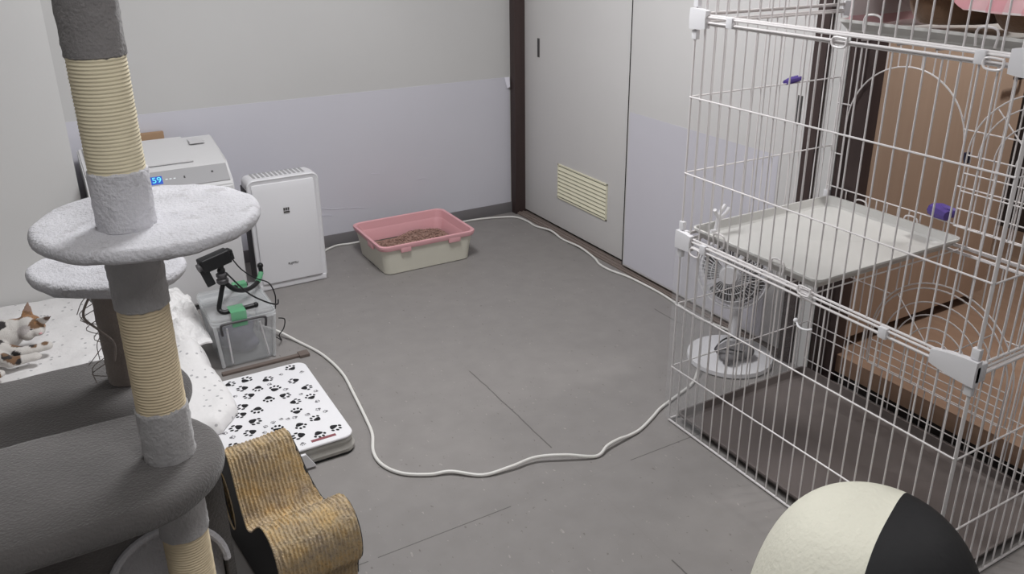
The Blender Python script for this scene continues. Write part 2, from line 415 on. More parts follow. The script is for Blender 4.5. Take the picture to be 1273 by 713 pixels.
# corridor behind the doorway
struct('trim_7', lambda b: (box(b, 2.24, 2.30, .60, 1.76, 0, .10)), 'dark')
struct('floor_corridor', lambda b: box(b, 2.235, 4.0, -.4, 2.7, .04, .105, .003), 'woodfloor')
struct('wall_corridor_end', lambda b: box(b, 2.31, 4.06, 2.7, 2.76, 0, 2.42), 'corr', smooth=False)
struct('wall_corridor_far', lambda b: box(b, 4.0, 4.06, -.46, 2.7, 0, 2.42), 'corr', smooth=False)
struct('wall_corridor_near', lambda b: box(b, 2.31, 4.0, -.46, -.4, 0, 2.42), 'corr', smooth=False)
d3 = struct('door_3', lambda b: box(b, 2.27, 3.07, 1.668, 1.704, .155, 2.03, .002), 'brown')
part('handle', lambda b: (tube(b, [(3.03,1.668,1.0),(3.03,1.635,1.0)], .008), tube(b, [(3.03,1.635,1.0),(2.93,1.632,1.0)], .008)), 'steel', d3)

# ceiling lamp (above the frame)
lp = thing('ceiling_lamp', (.9, 2.3, 2.42), 'round white ceiling lamp in the middle of the ceiling', 'ceiling lamp')
part('housing', lambda b: lathe(b, [(.24, 2.42), (.245, 2.385), (.235, 2.38)], 0.9, 2.3, 40), 'white', lp)
part('diffuser', lambda b: lathe(b, [(.225, 2.385), (.215, 2.365), (.15, 2.352), (.02, 2.348)], 0.9, 2.3, 40), 'lamp', lp)

lp = thing('ceiling_lamp', (.3, .2, 2.42), 'added round fill lamp near the camera end of the ceiling', 'ceiling lamp')  # unseen lamp added as fill for the camera end of the room
part('housing', lambda b: lathe(b, [(.32, 2.42), (.325, 2.385), (.315, 2.38)], .3, .2, 40), 'white', lp)
part('diffuser', lambda b: lathe(b, [(.305, 2.385), (.295, 2.365), (.15, 2.352), (.02, 2.348)], .3, .2, 40), 'lamp', lp)
lp = thing('ceiling_lamp', (3.0, .9, 2.42), 'added small round fill lamp in the corridor', 'ceiling lamp')  # unseen lamp added to brighten the brown door and corridor
part('housing', lambda b: lathe(b, [(.16, 2.42), (.165, 2.40), (.16, 2.395)], 3.0, .9, 32), 'white', lp)
part('diffuser', lambda b: lathe(b, [(.155, 2.397), (.12, 2.39), (.02, 2.388)], 3.0, .9, 32), 'lamp', lp)
# ------------------------------------------------------------------ cat tree
ct = thing('cat_tree', (.087, 1.32, 0), 'tall grey plush cat tree with sisal posts at the left, round perch on top', 'cat tree')
px_, py_ = .087, 1.297
def rough_ring(amp, sc):
    def f(r, z, a):
        p = Vector((math.cos(a), math.sin(a), z*sc)); return r + amp*noise.noise(p*6) + amp*.6*noise.noise(p*19), z
    return f
def rope(b, cx, cy, r, z0, z1, pitch=.0052, mi=0):
    n = int((z1-z0)/pitch*4); prof = []
    for i in range(n+1):
        z = z0 + (z1-z0)*i/n; prof.append((r - .0011*(math.cos(2*PI*i/4)+1)/2, z))
    lathe(b, prof, cx, cy, 36, mi=mi, fn=lambda r_, z, a: (r_ + .0005*noise.noise(Vector((math.cos(a)*3, math.sin(a)*3, z*90))), z + .0012*math.sin(a)))
def sleeve(b, cx, cy, r, z0, z1):
    k = max(6, int((z1-z0)/.008)); prof = [(r-.004, z0)] + [(r, z0+.004+(z1-z0-.008)*i/k) for i in range(k+1)] + [(r-.004, z1)]
    lathe(b, prof, cx, cy, 48, fn=rough_ring(.0022, 14))
part('base_board', lambda b: roundslab(b, rrect(-.55, .19, 1.08, 1.98, .03), 0, .05, .008), 'plushShade', ct)
part('post', lambda b: sleeve(b, px_, py_, .0395, 1.33, 2.05), 'plushU', ct, label='dark grey plush upper post')
part('sisal_rope', lambda b: rope(b, px_, py_, .0385, 1.172, 1.334), 'sisal', ct, label='cream rope wrap of upper post')
part('post_collar', lambda b: sleeve(b, px_, py_, .0405, 1.085, 1.176), 'plushL', ct, label='pale grey plush collar')
part('post', lambda b: sleeve(b, px_, py_, .0395, .958, 1.068), 'plushP', ct)
part('sisal_rope', lambda b: rope(b, px_, py_, .0375, .782, .962), 'sisalD', ct, label='tan rope wrap of middle post')
part('post', lambda b: sleeve(b, px_, py_, .0395, .686, .786), 'plushP', ct)
part('post', lambda b: sleeve(b, px_, py_, .0395, .535, .655), 'plushP', ct)
part('sisal_rope', lambda b: rope(b, px_, py_, .037, .12, .545), 'sisalD', ct, label='tan rope wrap of lowest post')
part('post', lambda b: sleeve(b, px_, py_, .0395, .05, .13), 'plushShade', ct)
def fluff(bm, amp=.003):
    bmesh.ops.subdivide_edges(bm, edges=[e for e in bm.edges if e.calc_length() > .03], cuts=2, use_grid_fill=True)
    bm.normal_update()
    for v in bm.verts:
        v.co += v.normal * (amp*noise.noise(v.co*22) + amp*.7*noise.noise(v.co*60))
def disc_perch(b, cx, cy, rx, ry, z0, z1, fn=None, amp=.0022):
    n = 72; prof = []
    t = z1-z0; r = t*.48
    for i in range(7): a = -PI/2 + PI/2*i/6; prof.append((1, math.cos(a)*r - r, z0 + r + math.sin(a)*r))
    for i in range(7): a = PI/2*i/6; prof.append((1, math.cos(a)*r - r, z1 - r + math.sin(a)*r))
    rings = []
    inner = [(.15+.83*i/9) for i in range(10)]
    seq = [(s, -r, z0) for s in inner] + prof + [(s, -r, z1) for s in reversed(inner)]
    for s, off, z in seq:
        ring = []
        for k in range(n):
            a = 2*PI*k/n; q = fn(a) if fn else 1
            x = cx + (rx*q+off)*s*math.cos(a); y = cy + (ry*q+off)*s*math.sin(a)
            h = noise.noise(Vector((x*28, y*28, z*28)))*amp + noise.noise(Vector((x*75, y*75, z*75)))*amp*.7
            ring.append((x, y, z + h))
        rings.append(ring)
    loft(b, rings)
part('perch', lambda b: disc_perch(b, .121, 1.337, .163, .163, 1.066, 1.089), 'plushL', ct, label='round pale grey top perch')
part('perch', lambda b: disc_perch(b, .064, 1.685, .130, .128, .868, .892, fn=lambda a: 1 + .17*math.cos(2*a+PI/2) + .03*math.cos(5*a)), 'plushL', ct, label='smaller round rear perch')
part('post', lambda b: sleeve(b, .066, 1.735, .038, .62, .872), 'plushM', ct, label='taupe rear post with loose rope')
def fringe(b):
    for k in range(9):
        z = .83 - .02*k; a0 = PI + .25*math.sin(k*2.1)
        p0 = Vector((.066+.038*math.cos(a0), 1.72+.034*math.sin(a0), z))
        tube(b, smoothpath([p0, p0+Vector((-.018-.01*math.sin(k), -.01, -.012)), p0+Vector((-.03*math.cos(k), -.012, -.035-.012*math.sin(3*k)))], 4), .0009, 5)
    tube(b, smoothpath([(.03,1.70,.838), (.008,1.685,.80), (.03,1.68,.765), (.05,1.685,.73), (.045,1.69,.69)], 6), .0026, 6)
part('loose_rope', fringe, 'plushM', ct)
def longslab(x0, x1, yc, hw, z0, z1):
    def f(b):
        n = 30
        pts = [(x1 + hw*math.cos(-PI/2+PI*i/n), yc + hw*math.sin(-PI/2+PI*i/n)) for i in range(n+1)]
        m_ = 24
        pts += [(x1 + (x0-x1)*i/m_, yc+hw) for i in range(1, m_+1)] + [(x0, yc+hw-2*hw*i/8) for i in range(1, 8)] + [(x0 + (x1-x0)*i/m_, yc-hw) for i in range(0, m_)]
        nz = 5
        roundslab(b, pts, z0, z1, (z1-z0)*.45, 5)
        bm_faces = [f_ for f_ in b.faces if len(f_.verts) > 10]
        bmesh.ops.inset_region(b, faces=bm_faces, thickness=.012, depth=0)
        for v in b.verts: v.co += Vector((0,0,1)) * (.0018*noise.noise(v.co*30)) + Vector((1,1,0))*(.0018*noise.noise(v.co*25+Vector((9,0,0))))
    return f
part('perch', longslab(-.62, .012, 1.312, .158, .648, .692), 'plushShade', ct, label='long dark grey front platform')
part('perch', longslab(-.62, .005, 1.69, .172, .585, .622), 'plushShade', ct, label='long dark grey rear platform')
# cubby boxes under the platforms, the front one with an arched hole
def cubby(b):
    x0, x1, y0, y1, z0, z1 = -.56, .166, 1.36, 1.43, .05, .60
    outer = [(x0, z0), (x1, z0), (x1, z1), (x0, z1)]
    hc = (.055, .40); hr = .098
    hole = [(hc[0]+hr*math.cos(PI*i/20), hc[1]+.105*math.sin(PI*i/20)) for i in range(21)] + [(hc[0]-hr, .2), (hc[0]+hr, .2)]
    for y in (y0, y0+.012):
        vo = [b.verts.new((p[0], y, p[1])) for p in outer]; vh = [b.verts.new((p[0], y, p[1])) for p in hole]
        es = [b.edges.new((l[i], l[(i+1) % len(l)])) for l in (vo, vh) for i in range(len(l))]
        bmesh.ops.triangle_fill(b, use_beauty=True, edges=es)
        if y == y0: keep = (vo, vh)
    for a_, b_ in zip((vo, vh), keep):
        for i in range(len(a_)): b.faces.new((a_[i], a_[(i+1)%len(a_)], b_[(i+1)%len(a_)], b_[i]))
    box(b, x0, x1, y1-.012, y1, z0, z1); box(b, x0, x0+.012, y0+.012, y1-.012, z0, z1); box(b, x1-.012, x1, y0+.012, y1-.012, z0, z1)
    box(b, x0, x1, y0, y1, z0, z0+.012)
part('cubby', cubby, 'plushShade', ct, smooth=False)
part('cubby_trim', lambda b: tube(b, [(.055+.098*math.cos(PI*i/24), 1.358, .40+.105*math.sin(PI*i/24)) for i in range(25)], .007, 8), 'plushL', ct, label='pale plush edge round the opening')
part('cubby_lining', lambda b: box(b, -.54, .15, 1.405, 1.415, .07, .58), 'plushL', ct)
part('cubby', lambda b: box(b, -.56, .10, 1.56, 1.80, .05, .586, .012), 'plushShade', ct)
part('post', lambda b: sleeve(b, -.45, 1.3, .0395, .05, .29), 'plushShade', ct)

# ------------------------------------------------------------------ humidifier + purifier
hu = thing('humidifier', (.385, 3.58, 0), 'large white humidifier with a blue 59 display, partly behind the cat tree', 'humidifier')
def hbody(b):
    x0, x1 = .12, .645
    prof = [(3.44, .012), (3.425, .03), (3.425, .515), (3.44, .53), (3.50, .585), (3.52, .592), (3.80, .645), (3.815, .63), (3.815, .02), (3.80, .012)]
    loft(b, [[(x, y, z) for y, z in prof] for x in (x0, x1)])
    bmesh.ops.bevel(b, geom=list(b.edges), offset=.006, segments=2, affect='EDGES')
part('body', hbody, 'whiteW', hu)
part('base', lambda b: box(b, .13, .635, 3.43, 3.8, 0, .016), 'dgrey', hu)
part('front_panel', lambda b: box(b, .135, .63, 3.418, 3.428, .03, .50, .003), 'whiteW', hu)
def slant(y, z, off):   # point on slanted control strip
    return (y, z)
import_ang = math.atan2(.585-.53, 3.50-3.44)
cp = part('control_panel', lambda b: loft(b, [[(x, 3.441-.003, .533), (x, 3.439, .529), (x, 3.499, .585), (x, 3.4965, .588)] for x in (.13, .635)]), 'greyp', hu, label='grey control strip', smooth=False)
ca, sa = math.cos(import_ang), math.sin(import_ang)
def strip_m(x, t, off=.0025):
    y = 3.44 + (3.50-3.44)*t - sa*(off); z = .53 + .055*t + ca*off + .001
    return Matrix.Translation((x, y - .0015, z)) @ Matrix.Rotation(import_ang, 4, 'X')
def slbox(w, h, d=.0012):
    def g(mt):
        def f(b):
            vv = box(b, -w/2, w/2, -h/2, h/2, 0, d)
            bmesh.ops.transform(b, matrix=mt, verts=vv)
        return f
    return g
ds = part('display', slbox(.046, .036)(strip_m(.362, .50)), 'ledb', cp, label='glowing blue display')
mt = strip_m(.364, .50, .0042)
text_obj('display_digits', '59', .036, mt, 'led', cp, ext=.0003)
for i, xx in enumerate((.400, .415, .430)): part('indicator_light', slbox(.008, .003)(strip_m(xx, .50)), 'ledw', cp)
part('button', slbox(.006, .010)(strip_m(.467, .5)), 'dgrey', cp)
part('button', slbox(.008, .008)(strip_m(.575, .6)), 'dgrey', cp)
part('top_grille', lambda b: (box(b, .16, .58, 3.57, 3.77, .598, .6, 0), [box(b, .17+.02*i, .176+.02*i, 3.575, 3.765, .6, .606) for i in range(0)]), 'greyp', hu)
def lid(b):
    loft(b, [[(x, 3.54, .600), (x, 3.79, .647), (x, 3.79, .651), (x, 3.54, .604)] for x in (.14, .52)]); box(b, .54, .60, 3.70, 3.77, .634, .642)
part('top_lid', lid, 'whiteW', hu, smooth=False)
cb = part('cardboard_strip', lambda b: box(b, .29, .46, 3.825, 3.85, .52, .672, .001), 'card', None, origin=(.37, 3.84, .52))
cb['label'] = 'brown cardboard piece standing behind the humidifier'; cb['category'] = 'cardboard'
# lower support so the card stands on something real
part('cardboard_foot', lambda b: box(b, .30, .45, 3.828, 3.848, -.52, .0), 'card', cb, local=True).location = (0,0,0)
for v in cb.children[0].data.vertices: v.co = v.co - Vector((.37, 3.84, 0))

ap = thing('air_purifier', (.85, 3.55, 0), 'slim white air purifier with a flat front panel against the back wall', 'air purifier')
def apbody(b):
    rings = []
    for y, e in ((3.474, .010), (3.470, .004), (3.474, 0), (3.55, 0), (3.588, .004), (3.596, .014)):
        rings.append([(x, y, z) for x, z in rrect(.700+e, 1.005-e, .004+e*.5, .502-e, .03-e*.5, 8)])
    loft(b, rings)
part('body', apbody, 'white', ap)
part('side_grille', lambda b: (box(b, .6975, .702, 3.485, 3.585, .04, .46, .001)), 'dgrey', ap, label='dark grey side intake')
def frontp(b):
    rings = []
    for (z, y) in ((.03, 3.468), (.035, 3.462), (.2, 3.458), (.45, 3.462), (.478, 3.47), (.484, 3.482)):
        rings.append([(.718, y+.004, z), (.73, y, z), (.972, y, z), (.982, y+.004, z), (.982, 3.492, z), (.718, 3.492, z)])
    loft(b, rings)
fp = part('front_panel', frontp, 'white', ap)
part('bottom_frame', lambda b: box(b, .705, 1.0, 3.470, 3.50, .002, .026, .005), 'white', ap)
part('top_grille', lambda b: ([box(b, .737+.019*i, .747+.019*i, 3.50, 3.578, .5012, .5030) for i in range(12)]), 'greyp', ap)
FM = lambda x, y, z, rx=PI/2: Matrix.Translation((x, y, z)) @ Matrix.Rotation(rx, 4, 'X')
text_obj('maker_mark', 'FUJITSU', .013, FM(.855, 3.4585, .112), 'steel', fp)
def logo(b):
    for i in range(3): box(b, .838+.009*i, .8445+.009*i, 3.4565, 3.46, .357, .368)
    box(b, .838, .8635, 3.4565, 3.46, .346, .3515)
part('panel_emblem', logo, 'steel', fp, smooth=False)

# ------------------------------------------------------------------ litter box
lb = thing('litter_box', (1.455, 3.53, 0), 'ivory litter box with a pink rim by the back wall', 'litter box')
def pan(b):
    o_, i_ = [], []
    for z, e in ((0, .0), (.004, .006), (.06, .012), (.125, .022)):
        o_.append([(x, y, z) for x, y in rrect(1.247-e, 1.664+e, 3.362-e, 3.692+e, .035, 6)])
    for z, e in ((.125, .018), (.06, .008), (.012, .002)):
        i_.append([(x, y, z) for x, y in rrect(1.247-e, 1.664+e, 3.362-e, 3.692+e, .033, 6)])
    loft(b, o_ + i_)
part('pan', pan, 'ivory', lb)
def rim(b):
    R_ = []
    for z, e in ((.126, .024), (.124, .029), (.138, .034), (.146, .033), (.149, .027), (.145, .020), (.10, .012), (.05, .004), (.05, .001), (.10, .009), (.118, .018)):
        R_.append([(x, y, z) for x, y in rrect(1.247-e, 1.664+e, 3.362-e, 3.692+e, .04, 6)])
    R_.append(R_[0]); loft(b, R_, cap=False)
    bmesh.ops.remove_doubles(b, verts=b.verts, dist=1e-5)
part('rim', rim, 'pink', lb, label='pink raised rim')
for (x0, x1, y0, y1) in ((1.31, 1.36, 3.330, 3.340), (1.55, 1.61, 3.330, 3.340), (1.213, 1.223, 3.44, 3.50)):
    part('clip', lambda b: box(b, x0, x1, y0, y1, .108, .134, .003), 'pink', lb)
def litt(b):
    nx, ny = 60, 50; g = []
    for i in range(nx+1):
        row = []
        for j in range(ny+1):
            x = 1.262 + .388*i/nx; y = 3.376 + .30*j/ny
            h = .052 + .02*noise.noise(Vector((x*7, y*7, 0))) + .004*noise.noise(Vector((x*90, y*90, 1))) + .018*max(0, 1-((x-1.58)/.16)**2)*max(0, 1-((y-3.6)/.16)**2)
            row.append(b.verts.new((x, y, h)))
        g.append(row)
    for i in range(nx):
        for j in range(ny): b.faces.new((g[i][j], g[i+1][j], g[i+1][j+1], g[i][j+1]))
    # loose pellets
    for k in range(420):
        x = random.uniform(1.29, 1.63); y = random.uniform(3.40, 3.65)
        h = .052 + .02*noise.noise(Vector((x*7, y*7, 0))) + .018*max(0, 1-((x-1.58)/.16)**2)*max(0, 1-((y-3.6)/.16)**2)
        a = random.uniform(0, PI); p = Vector((x, y, h+.003)); d = Vector((math.cos(a), math.sin(a), .2))*.007
        tube(b, [p-d*.8, p+d*.8], .0034, 6)
o = part('cat_litter', litt, 'litter', None, origin=(1.455, 3.53, .02)); o['kind'] = 'stuff'; o['label'] = 'brown cat litter pellets inside the pink rimmed box'; o['category'] = 'cat litter'

# ------------------------------------------------------------------ cords
def cord(name, pts, r, m_, label, cat, k=8, group=None):
    b = B(); tube(b, smoothpath(pts, k), r, 8)
    o_ = obj(name, b, m_, None, origin=pts[0]); o_['label'] = label; o_['category'] = cat
    return o_
cord('power_cord', [(.60,3.16,.006),(.654,3.021,.02),(.704,2.92,.006),(.751,2.771,.006),(.769,2.599,.006),(.755,2.435,.006),(.735,2.26,.006),(.721,2.174,.006),(.690,2.084,.006),(.69,2.008,.006),(.724,1.941,.006),(.79,1.895,.006),(.848,1.872,.009),(.921,1.813,.006),(1.007,1.798,.012),(1.09,1.795,.016),(1.17,1.758,.018),(1.257,1.718,.006),(1.31,1.735,.014),(1.359,1.745,.014),(1.41,1.752,.008),(1.464,1.765,.006),(1.54,1.80,.006),(1.60,1.83,.006),(1.728,1.872,.006),(1.80,1.90,.008),(1.87,1.95,.03)],
     .0052, 'cord', 'long white power cord snaking across the open floor', 'cord')
cord('power_cord', [(1.0,3.62,.012),(1.06,3.76,.006),(1.16,3.835,.006),(1.255,3.828,.006),(1.45,3.83,.006),(1.70,3.835,.006),(1.937,3.828,.006),(2.069,3.795,.006),(2.15,3.75,.006),(2.17,3.66,.006),(2.168,3.57,.006),(2.188,3.45,.014),(2.183,3.33,.006),(2.187,3.18,.012),(2.175,3.04,.006),(2.150,2.96,.006),(2.150,2.876,.006),(2.172,2.78,.006),(2.180,2.688,.006),(2.183,2.55,.006),(2.17,2.40,.006),(2.16,2.28,.006),(2.18,2.18,.006),(2.185,2.10,.012)],
     .005, 'cord', 'white cord running along the back wall and closet doors', 'cord')

# ------------------------------------------------------------------ bin with tripod camera
thb = part('floor_board', lambda b: (box(b, .40, .70, 2.80, 2.82, 0, .009, .001), box(b, .675, .712, 2.79, 2.828, 0, .012, .001)), 'tread', None, origin=(.55, 2.81, 0))
thb['label'] = 'thin dark board lying on the floor beside the clear bin'; thb['category'] = 'board'
sb = thing('storage_bin', (.50, 2.99, 0), 'clear plastic storage bin standing between quilt and cord', 'storage bin')
def sbody(b):
    R_ = []
    for z, e in ((.001, -.006), (.006, 0), (.17, .012), (.176, .018), (.19, .018)):
        R_.append([(x, y, z) for x, y in rrect(.415-e, .600+e, 2.855-e, 3.10+e, .022, 5)])
    for z, e in ((.19, .015), (.17, .009), (.009, -.003)):
        R_.append([(x, y, z) for x, y in rrect(.415-e, .600+e, 2.855-e, 3.10+e, .02, 5)])
    loft(b, R_)
part('body', sbody, 'clear', sb)
for (x, y, dx) in ((.417, 2.857, -.014), (.598, 2.857, .014), (.417, 3.098, -.014), (.598, 3.098, .014)):
    part('corner_rib', lambda b: tube(b, [(x, y, .006), (x + dx, y + (-.016 if y < 3 else .014), .18)], .0065, 8), 'milky', sb)

def rimf(b):
    R_ = [[(x, y, z) for x, y in rrect(.414-e, .601+e, 2.854-e, 3.101+e, .022, 5)] for z, e in ((.176, .0205), (.190, .0205), (.190, .0165), (.176, .0165))]
    R_.append(R_[0]); loft(b, R_, cap=False); bmesh.ops.remove_doubles(b, verts=b.verts, dist=1e-5)
part('rim', rimf, 'milky', sb, label='milky rim')
part('lid', lambda b: roundslab(b, rrect(.394, .622, 2.836, 3.122, .024, 5), .190, .203, .003, 2), 'clear', sb)
part('handle', lambda b: tube(b, smoothpath([(.425,2.832,.142),(.422,2.826,.176),(.432,2.824,.186),(.50,2.824,.187),(.565,2.824,.186),(.578,2.826,.176),(.576,2.832,.145)], 6), .0045, 8), 'dgrey', sb, label='dark bail handle')
for q in ((.442, .448), (.558, .578)): part('handle_strut', lambda b: tube(b, [(q[0],2.834,.165),(q[1],2.846,.02)], .0030, 6), 'white', sb)
def bund(b):
    for c_, r_, s_ in (((.50,2.97,.06),.06,(1,.9,.8)), ((.53,3.02,.09),.05,(.9,1,.8)), ((.47,3.0,.05),.05,(.8,1.2,.8)), ((.52,2.95,.035),.04,(1.3,1,.7))): blob(b, c_, r_, s_)
bb = remesh_obj('x', (lambda q: (bund(q), q)[1])(B()), 'gcloth', .008)
for v in bb.verts: v.co += v.normal*.004*noise.noise(v.co*60)
o = obj('cloth_bundle', bb, mat('slate bundle', (120, 118, 134), .8, vary=.2, vscale=20), None, origin=(.5, 2.98, .01)); o['label'] = 'dark grey cloth bundle inside the clear bin'; o['category'] = 'cloth'
# tripod
tp = thing('flexible_tripod', (.485, 2.93, .203), 'black bendy tripod standing on the clear bin, taped in green', 'tripod')
hub = (.462, 2.90, .335)
def leg_(pts): return lambda b: tube(b, smoothpath(pts, 6), .0085, 10)
part('leg', leg_([(.462,2.90,.31),(.448,2.892,.27),(.434,2.884,.225),(.445,2.872,.213),(.47,2.872,.2125),(.53,2.874,.2125),(.555,2.876,.2125)]), 'black', tp)
part('leg', leg_([(.468,2.90,.315),(.50,2.91,.275),(.55,2.96,.243),(.60,3.02,.235),(.628,3.06,.252),(.632,3.07,.275)]), 'black', tp)
part('leg', leg_([(.465,2.91,.32),(.49,2.98,.27),(.515,3.05,.225),(.545,3.085,.2125),(.58,3.09,.2125)]), 'black', tp)
part('foot', lambda b: blob(b, (.632,3.07,.283), .0115), 'black', tp)
part('foot', lambda b: blob(b, (.559,2.876,.2135), .0100), 'black', tp)
part('head_collar', lambda b: (lathe(b, [(.017,.312),(.021,.317),(.021,.327),(.016,.331),(.016,.336),(.02,.34),(.02,.348),(.012,.352)], .462, 2.90, 20)), 'dgrey', tp, label='grey collar')
part('ball_head', lambda b: (blob(b, (.462,2.90,.36), .014), tube(b, [(.462,2.90,.36),(.463,2.90,.378)], .010, 12)), 'black', tp)
wc = thing('video_camera', (.455, 2.90, .375), 'small black video camera mounted on the bendy tripod', 'camera')
def wcb(b):
    vv = []
    n0 = len(b.verts)
    box(b, -.058, .05, -.022, .022, .0, .05, .007, 3)
    box(b, .05, .062, -.018, .018, .006, .044, .004, 2)
    bmesh.ops.transform(b, matrix=Matrix.Translation((.452,2.90,.378)) @ Matrix.Rotation(-.16, 4, 'Y') @ Matrix.Rotation(.25, 4, 'Z'), verts=b.verts)
wbp = part('body', wcb, 'black', wc)
part('lens_barrel', lambda b: (tube(b, [(.398,2.885,.392),(.385,2.882,.389)], .016, 18)), 'dgrey', wc)
part('screen_flap', lambda b: (box(b, -.052,-.022,-.008,-.002,-.055,.012,.004), bmesh.ops.transform(b, matrix=Matrix.Translation((.440,2.878,.385)) @ Matrix.Rotation(-.30, 4, 'Y'), verts=b.verts)), 'black', wc)
gl = 'green tape strips on the clear bin'
for i, (q, lab) in enumerate(((lambda b: (box(b, .462,.515,2.832,2.895,.2195,.2225,.001), box(b, .462,.515,2.8295,2.832,.165,.2225,.001)), 'green tape strip wrapped over the front lid edge'),
                              (lambda b: (box(b, .525,.575,3.075,3.105,.2195,.2225,.001), box(b,.525,.575,3.072,3.075,.2035,.2225), box(b,.525,.575,3.105,3.108,.2035,.2225)), 'green tape strip at the back edge of the bin lid'),
                              (lambda b: tube(b, [(.606,3.028,.2365),(.622,3.05,.2465),(.630,3.062,.257)], .0098, 12), 'green tape wound round the raised tripod foot'))):
    b = B(); q(b); bb_ = [v.co.copy() for v in b.verts]; cc = sum(bb_, Vector())/len(bb_)
    o = obj('tape_strip', b, 'green', None, origin=cc, smooth=False); o['label'] = lab; o['category'] = 'tape'; o['group'] = gl
cord('camera_cable', [(.505,2.905,.395),(.535,2.93,.34),(.575,2.92,.30),(.625,2.93,.265),(.645,2.94,.21),(.640,2.93,.17),(.632,2.92,.15)], .0024, 'bcord', 'thin black cable from the video camera, outer loop', 'cable')
cord('camera_cable', [(.475,2.88,.355),(.53,2.85,.28),(.585,2.84,.235),(.63,2.86,.205),(.652,2.93,.19)], .0030, 'bcord', 'thicker black cable crossing in front of the tripod', 'cable')
cord('camera_cable', [(.640,2.90,.13),(.665,2.92,.11),(.66,2.93,.07),(.638,2.92,.05),(.655,2.97,.0035),(.640,3.02,.0035)], .0022, 'bcord', 'black cable loop at the right side of the bin', 'cable')

# ------------------------------------------------------------------ mat
pm = thing('pet_mat', (.40, 2.39, 0), 'square white pet mat with black paw prints beside the quilt', 'pet mat')
MX0, MX1, MY0, MY1 = .14, .650, 2.128, 2.655
def matbody(b):
    R_ = []
    for z, e in ((.004, .004), (.009, .010), (.02, .012), (.032, .005), (.042, .008), (.053, .0)):
        R_.append([(x + .004*noise.noise(Vector((x*30,y*30,z*60))), y + .004*noise.noise(Vector((y*30,x*30,z*60+5))), z) for x, y in rrect(MX0-e+.006, MX1+e-.004, MY0-e+.006, MY1+e-.006, .04, 8)])
    # add points along straight runs for folds
    loft(b, R_)
part('cushion', matbody, 'matside', pm, label='grey quilted side')
part('base_sheet', lambda b: roundslab(b, rrect(MX0, MX1, MY0-.004, MY1, .03), 0, .006, .002, 2), 'black', pm)
def paw(b, x, y, s, a, mi, z=.0624):
    ca_, sa_ = math.cos(a), math.sin(a)
    def ell(dx, dy, rx, ry, n=14, lob=0):
        pts = []
        for k in range(n):
            t = 2*PI*k/n; q = 1 + lob*math.cos(3*t+PI/2)
            u, v = dx + rx*q*math.cos(t), dy + ry*q*math.sin(t)
            pts.append(b.verts.new((x + s*(u*ca_-v*sa_), y + s*(u*sa_+v*ca_), z)))
        f = b.faces.new(pts); f.material_index = mi
    ell(0, -.25, .5, .40, 18, -.14)
    for dx, dy in ((-.62, .22), (-.24, .62), (.24, .62), (.62, .22)): ell(dx, dy, .17, .24)
def mattop(b):
    roundslab(b, rrect(MX0-.002, MX1+.002, MY0-.002, MY1+.002, .035, 8), .053, .062, .004, 3)
    pts = []
    tries = 0
    while len(pts) < 92 and tries < 9000:
        tries += 1
        big = len(pts) < 50
        x, y = random.uniform(MX0+.025, MX1-.022), random.uniform(MY0+.025, MY1-.022); s = random.uniform(.0225, .0265) if big else random.uniform(.009, .012)
        if x > .5 and x < .61 and y < MY0+.045: continue
        if all((x-q[0])**2 + (y-q[1])**2 > (1.02*(s+q[2]))**2 for q in pts): pts.append((x, y, s))
    for i, (x, y, s) in enumerate(pts): paw(b, x, y, s, random.uniform(-PI, PI), 1 if s > .015 else 2)
part('cover', mattop, ['mat', 'paw', 'pawg'], pm, label='white cover with black paw prints')
part('label_tag', lambda b: box(b, .525, .60, MY0+.018, MY0+.030, .0618, .0628), 'maroon', pm, label='small maroon tag')
part('corner_band', lambda b: (loft(b, [[(.462,2.118,.052),(.455,2.115,.01),(.52,2.115,.008),(.495,2.118,.052)],[(.462,2.108,.052),(.455,2.104,.01),(.52,2.104,.008),(.495,2.108,.052)]])), 'white', pm, label='white corner band')

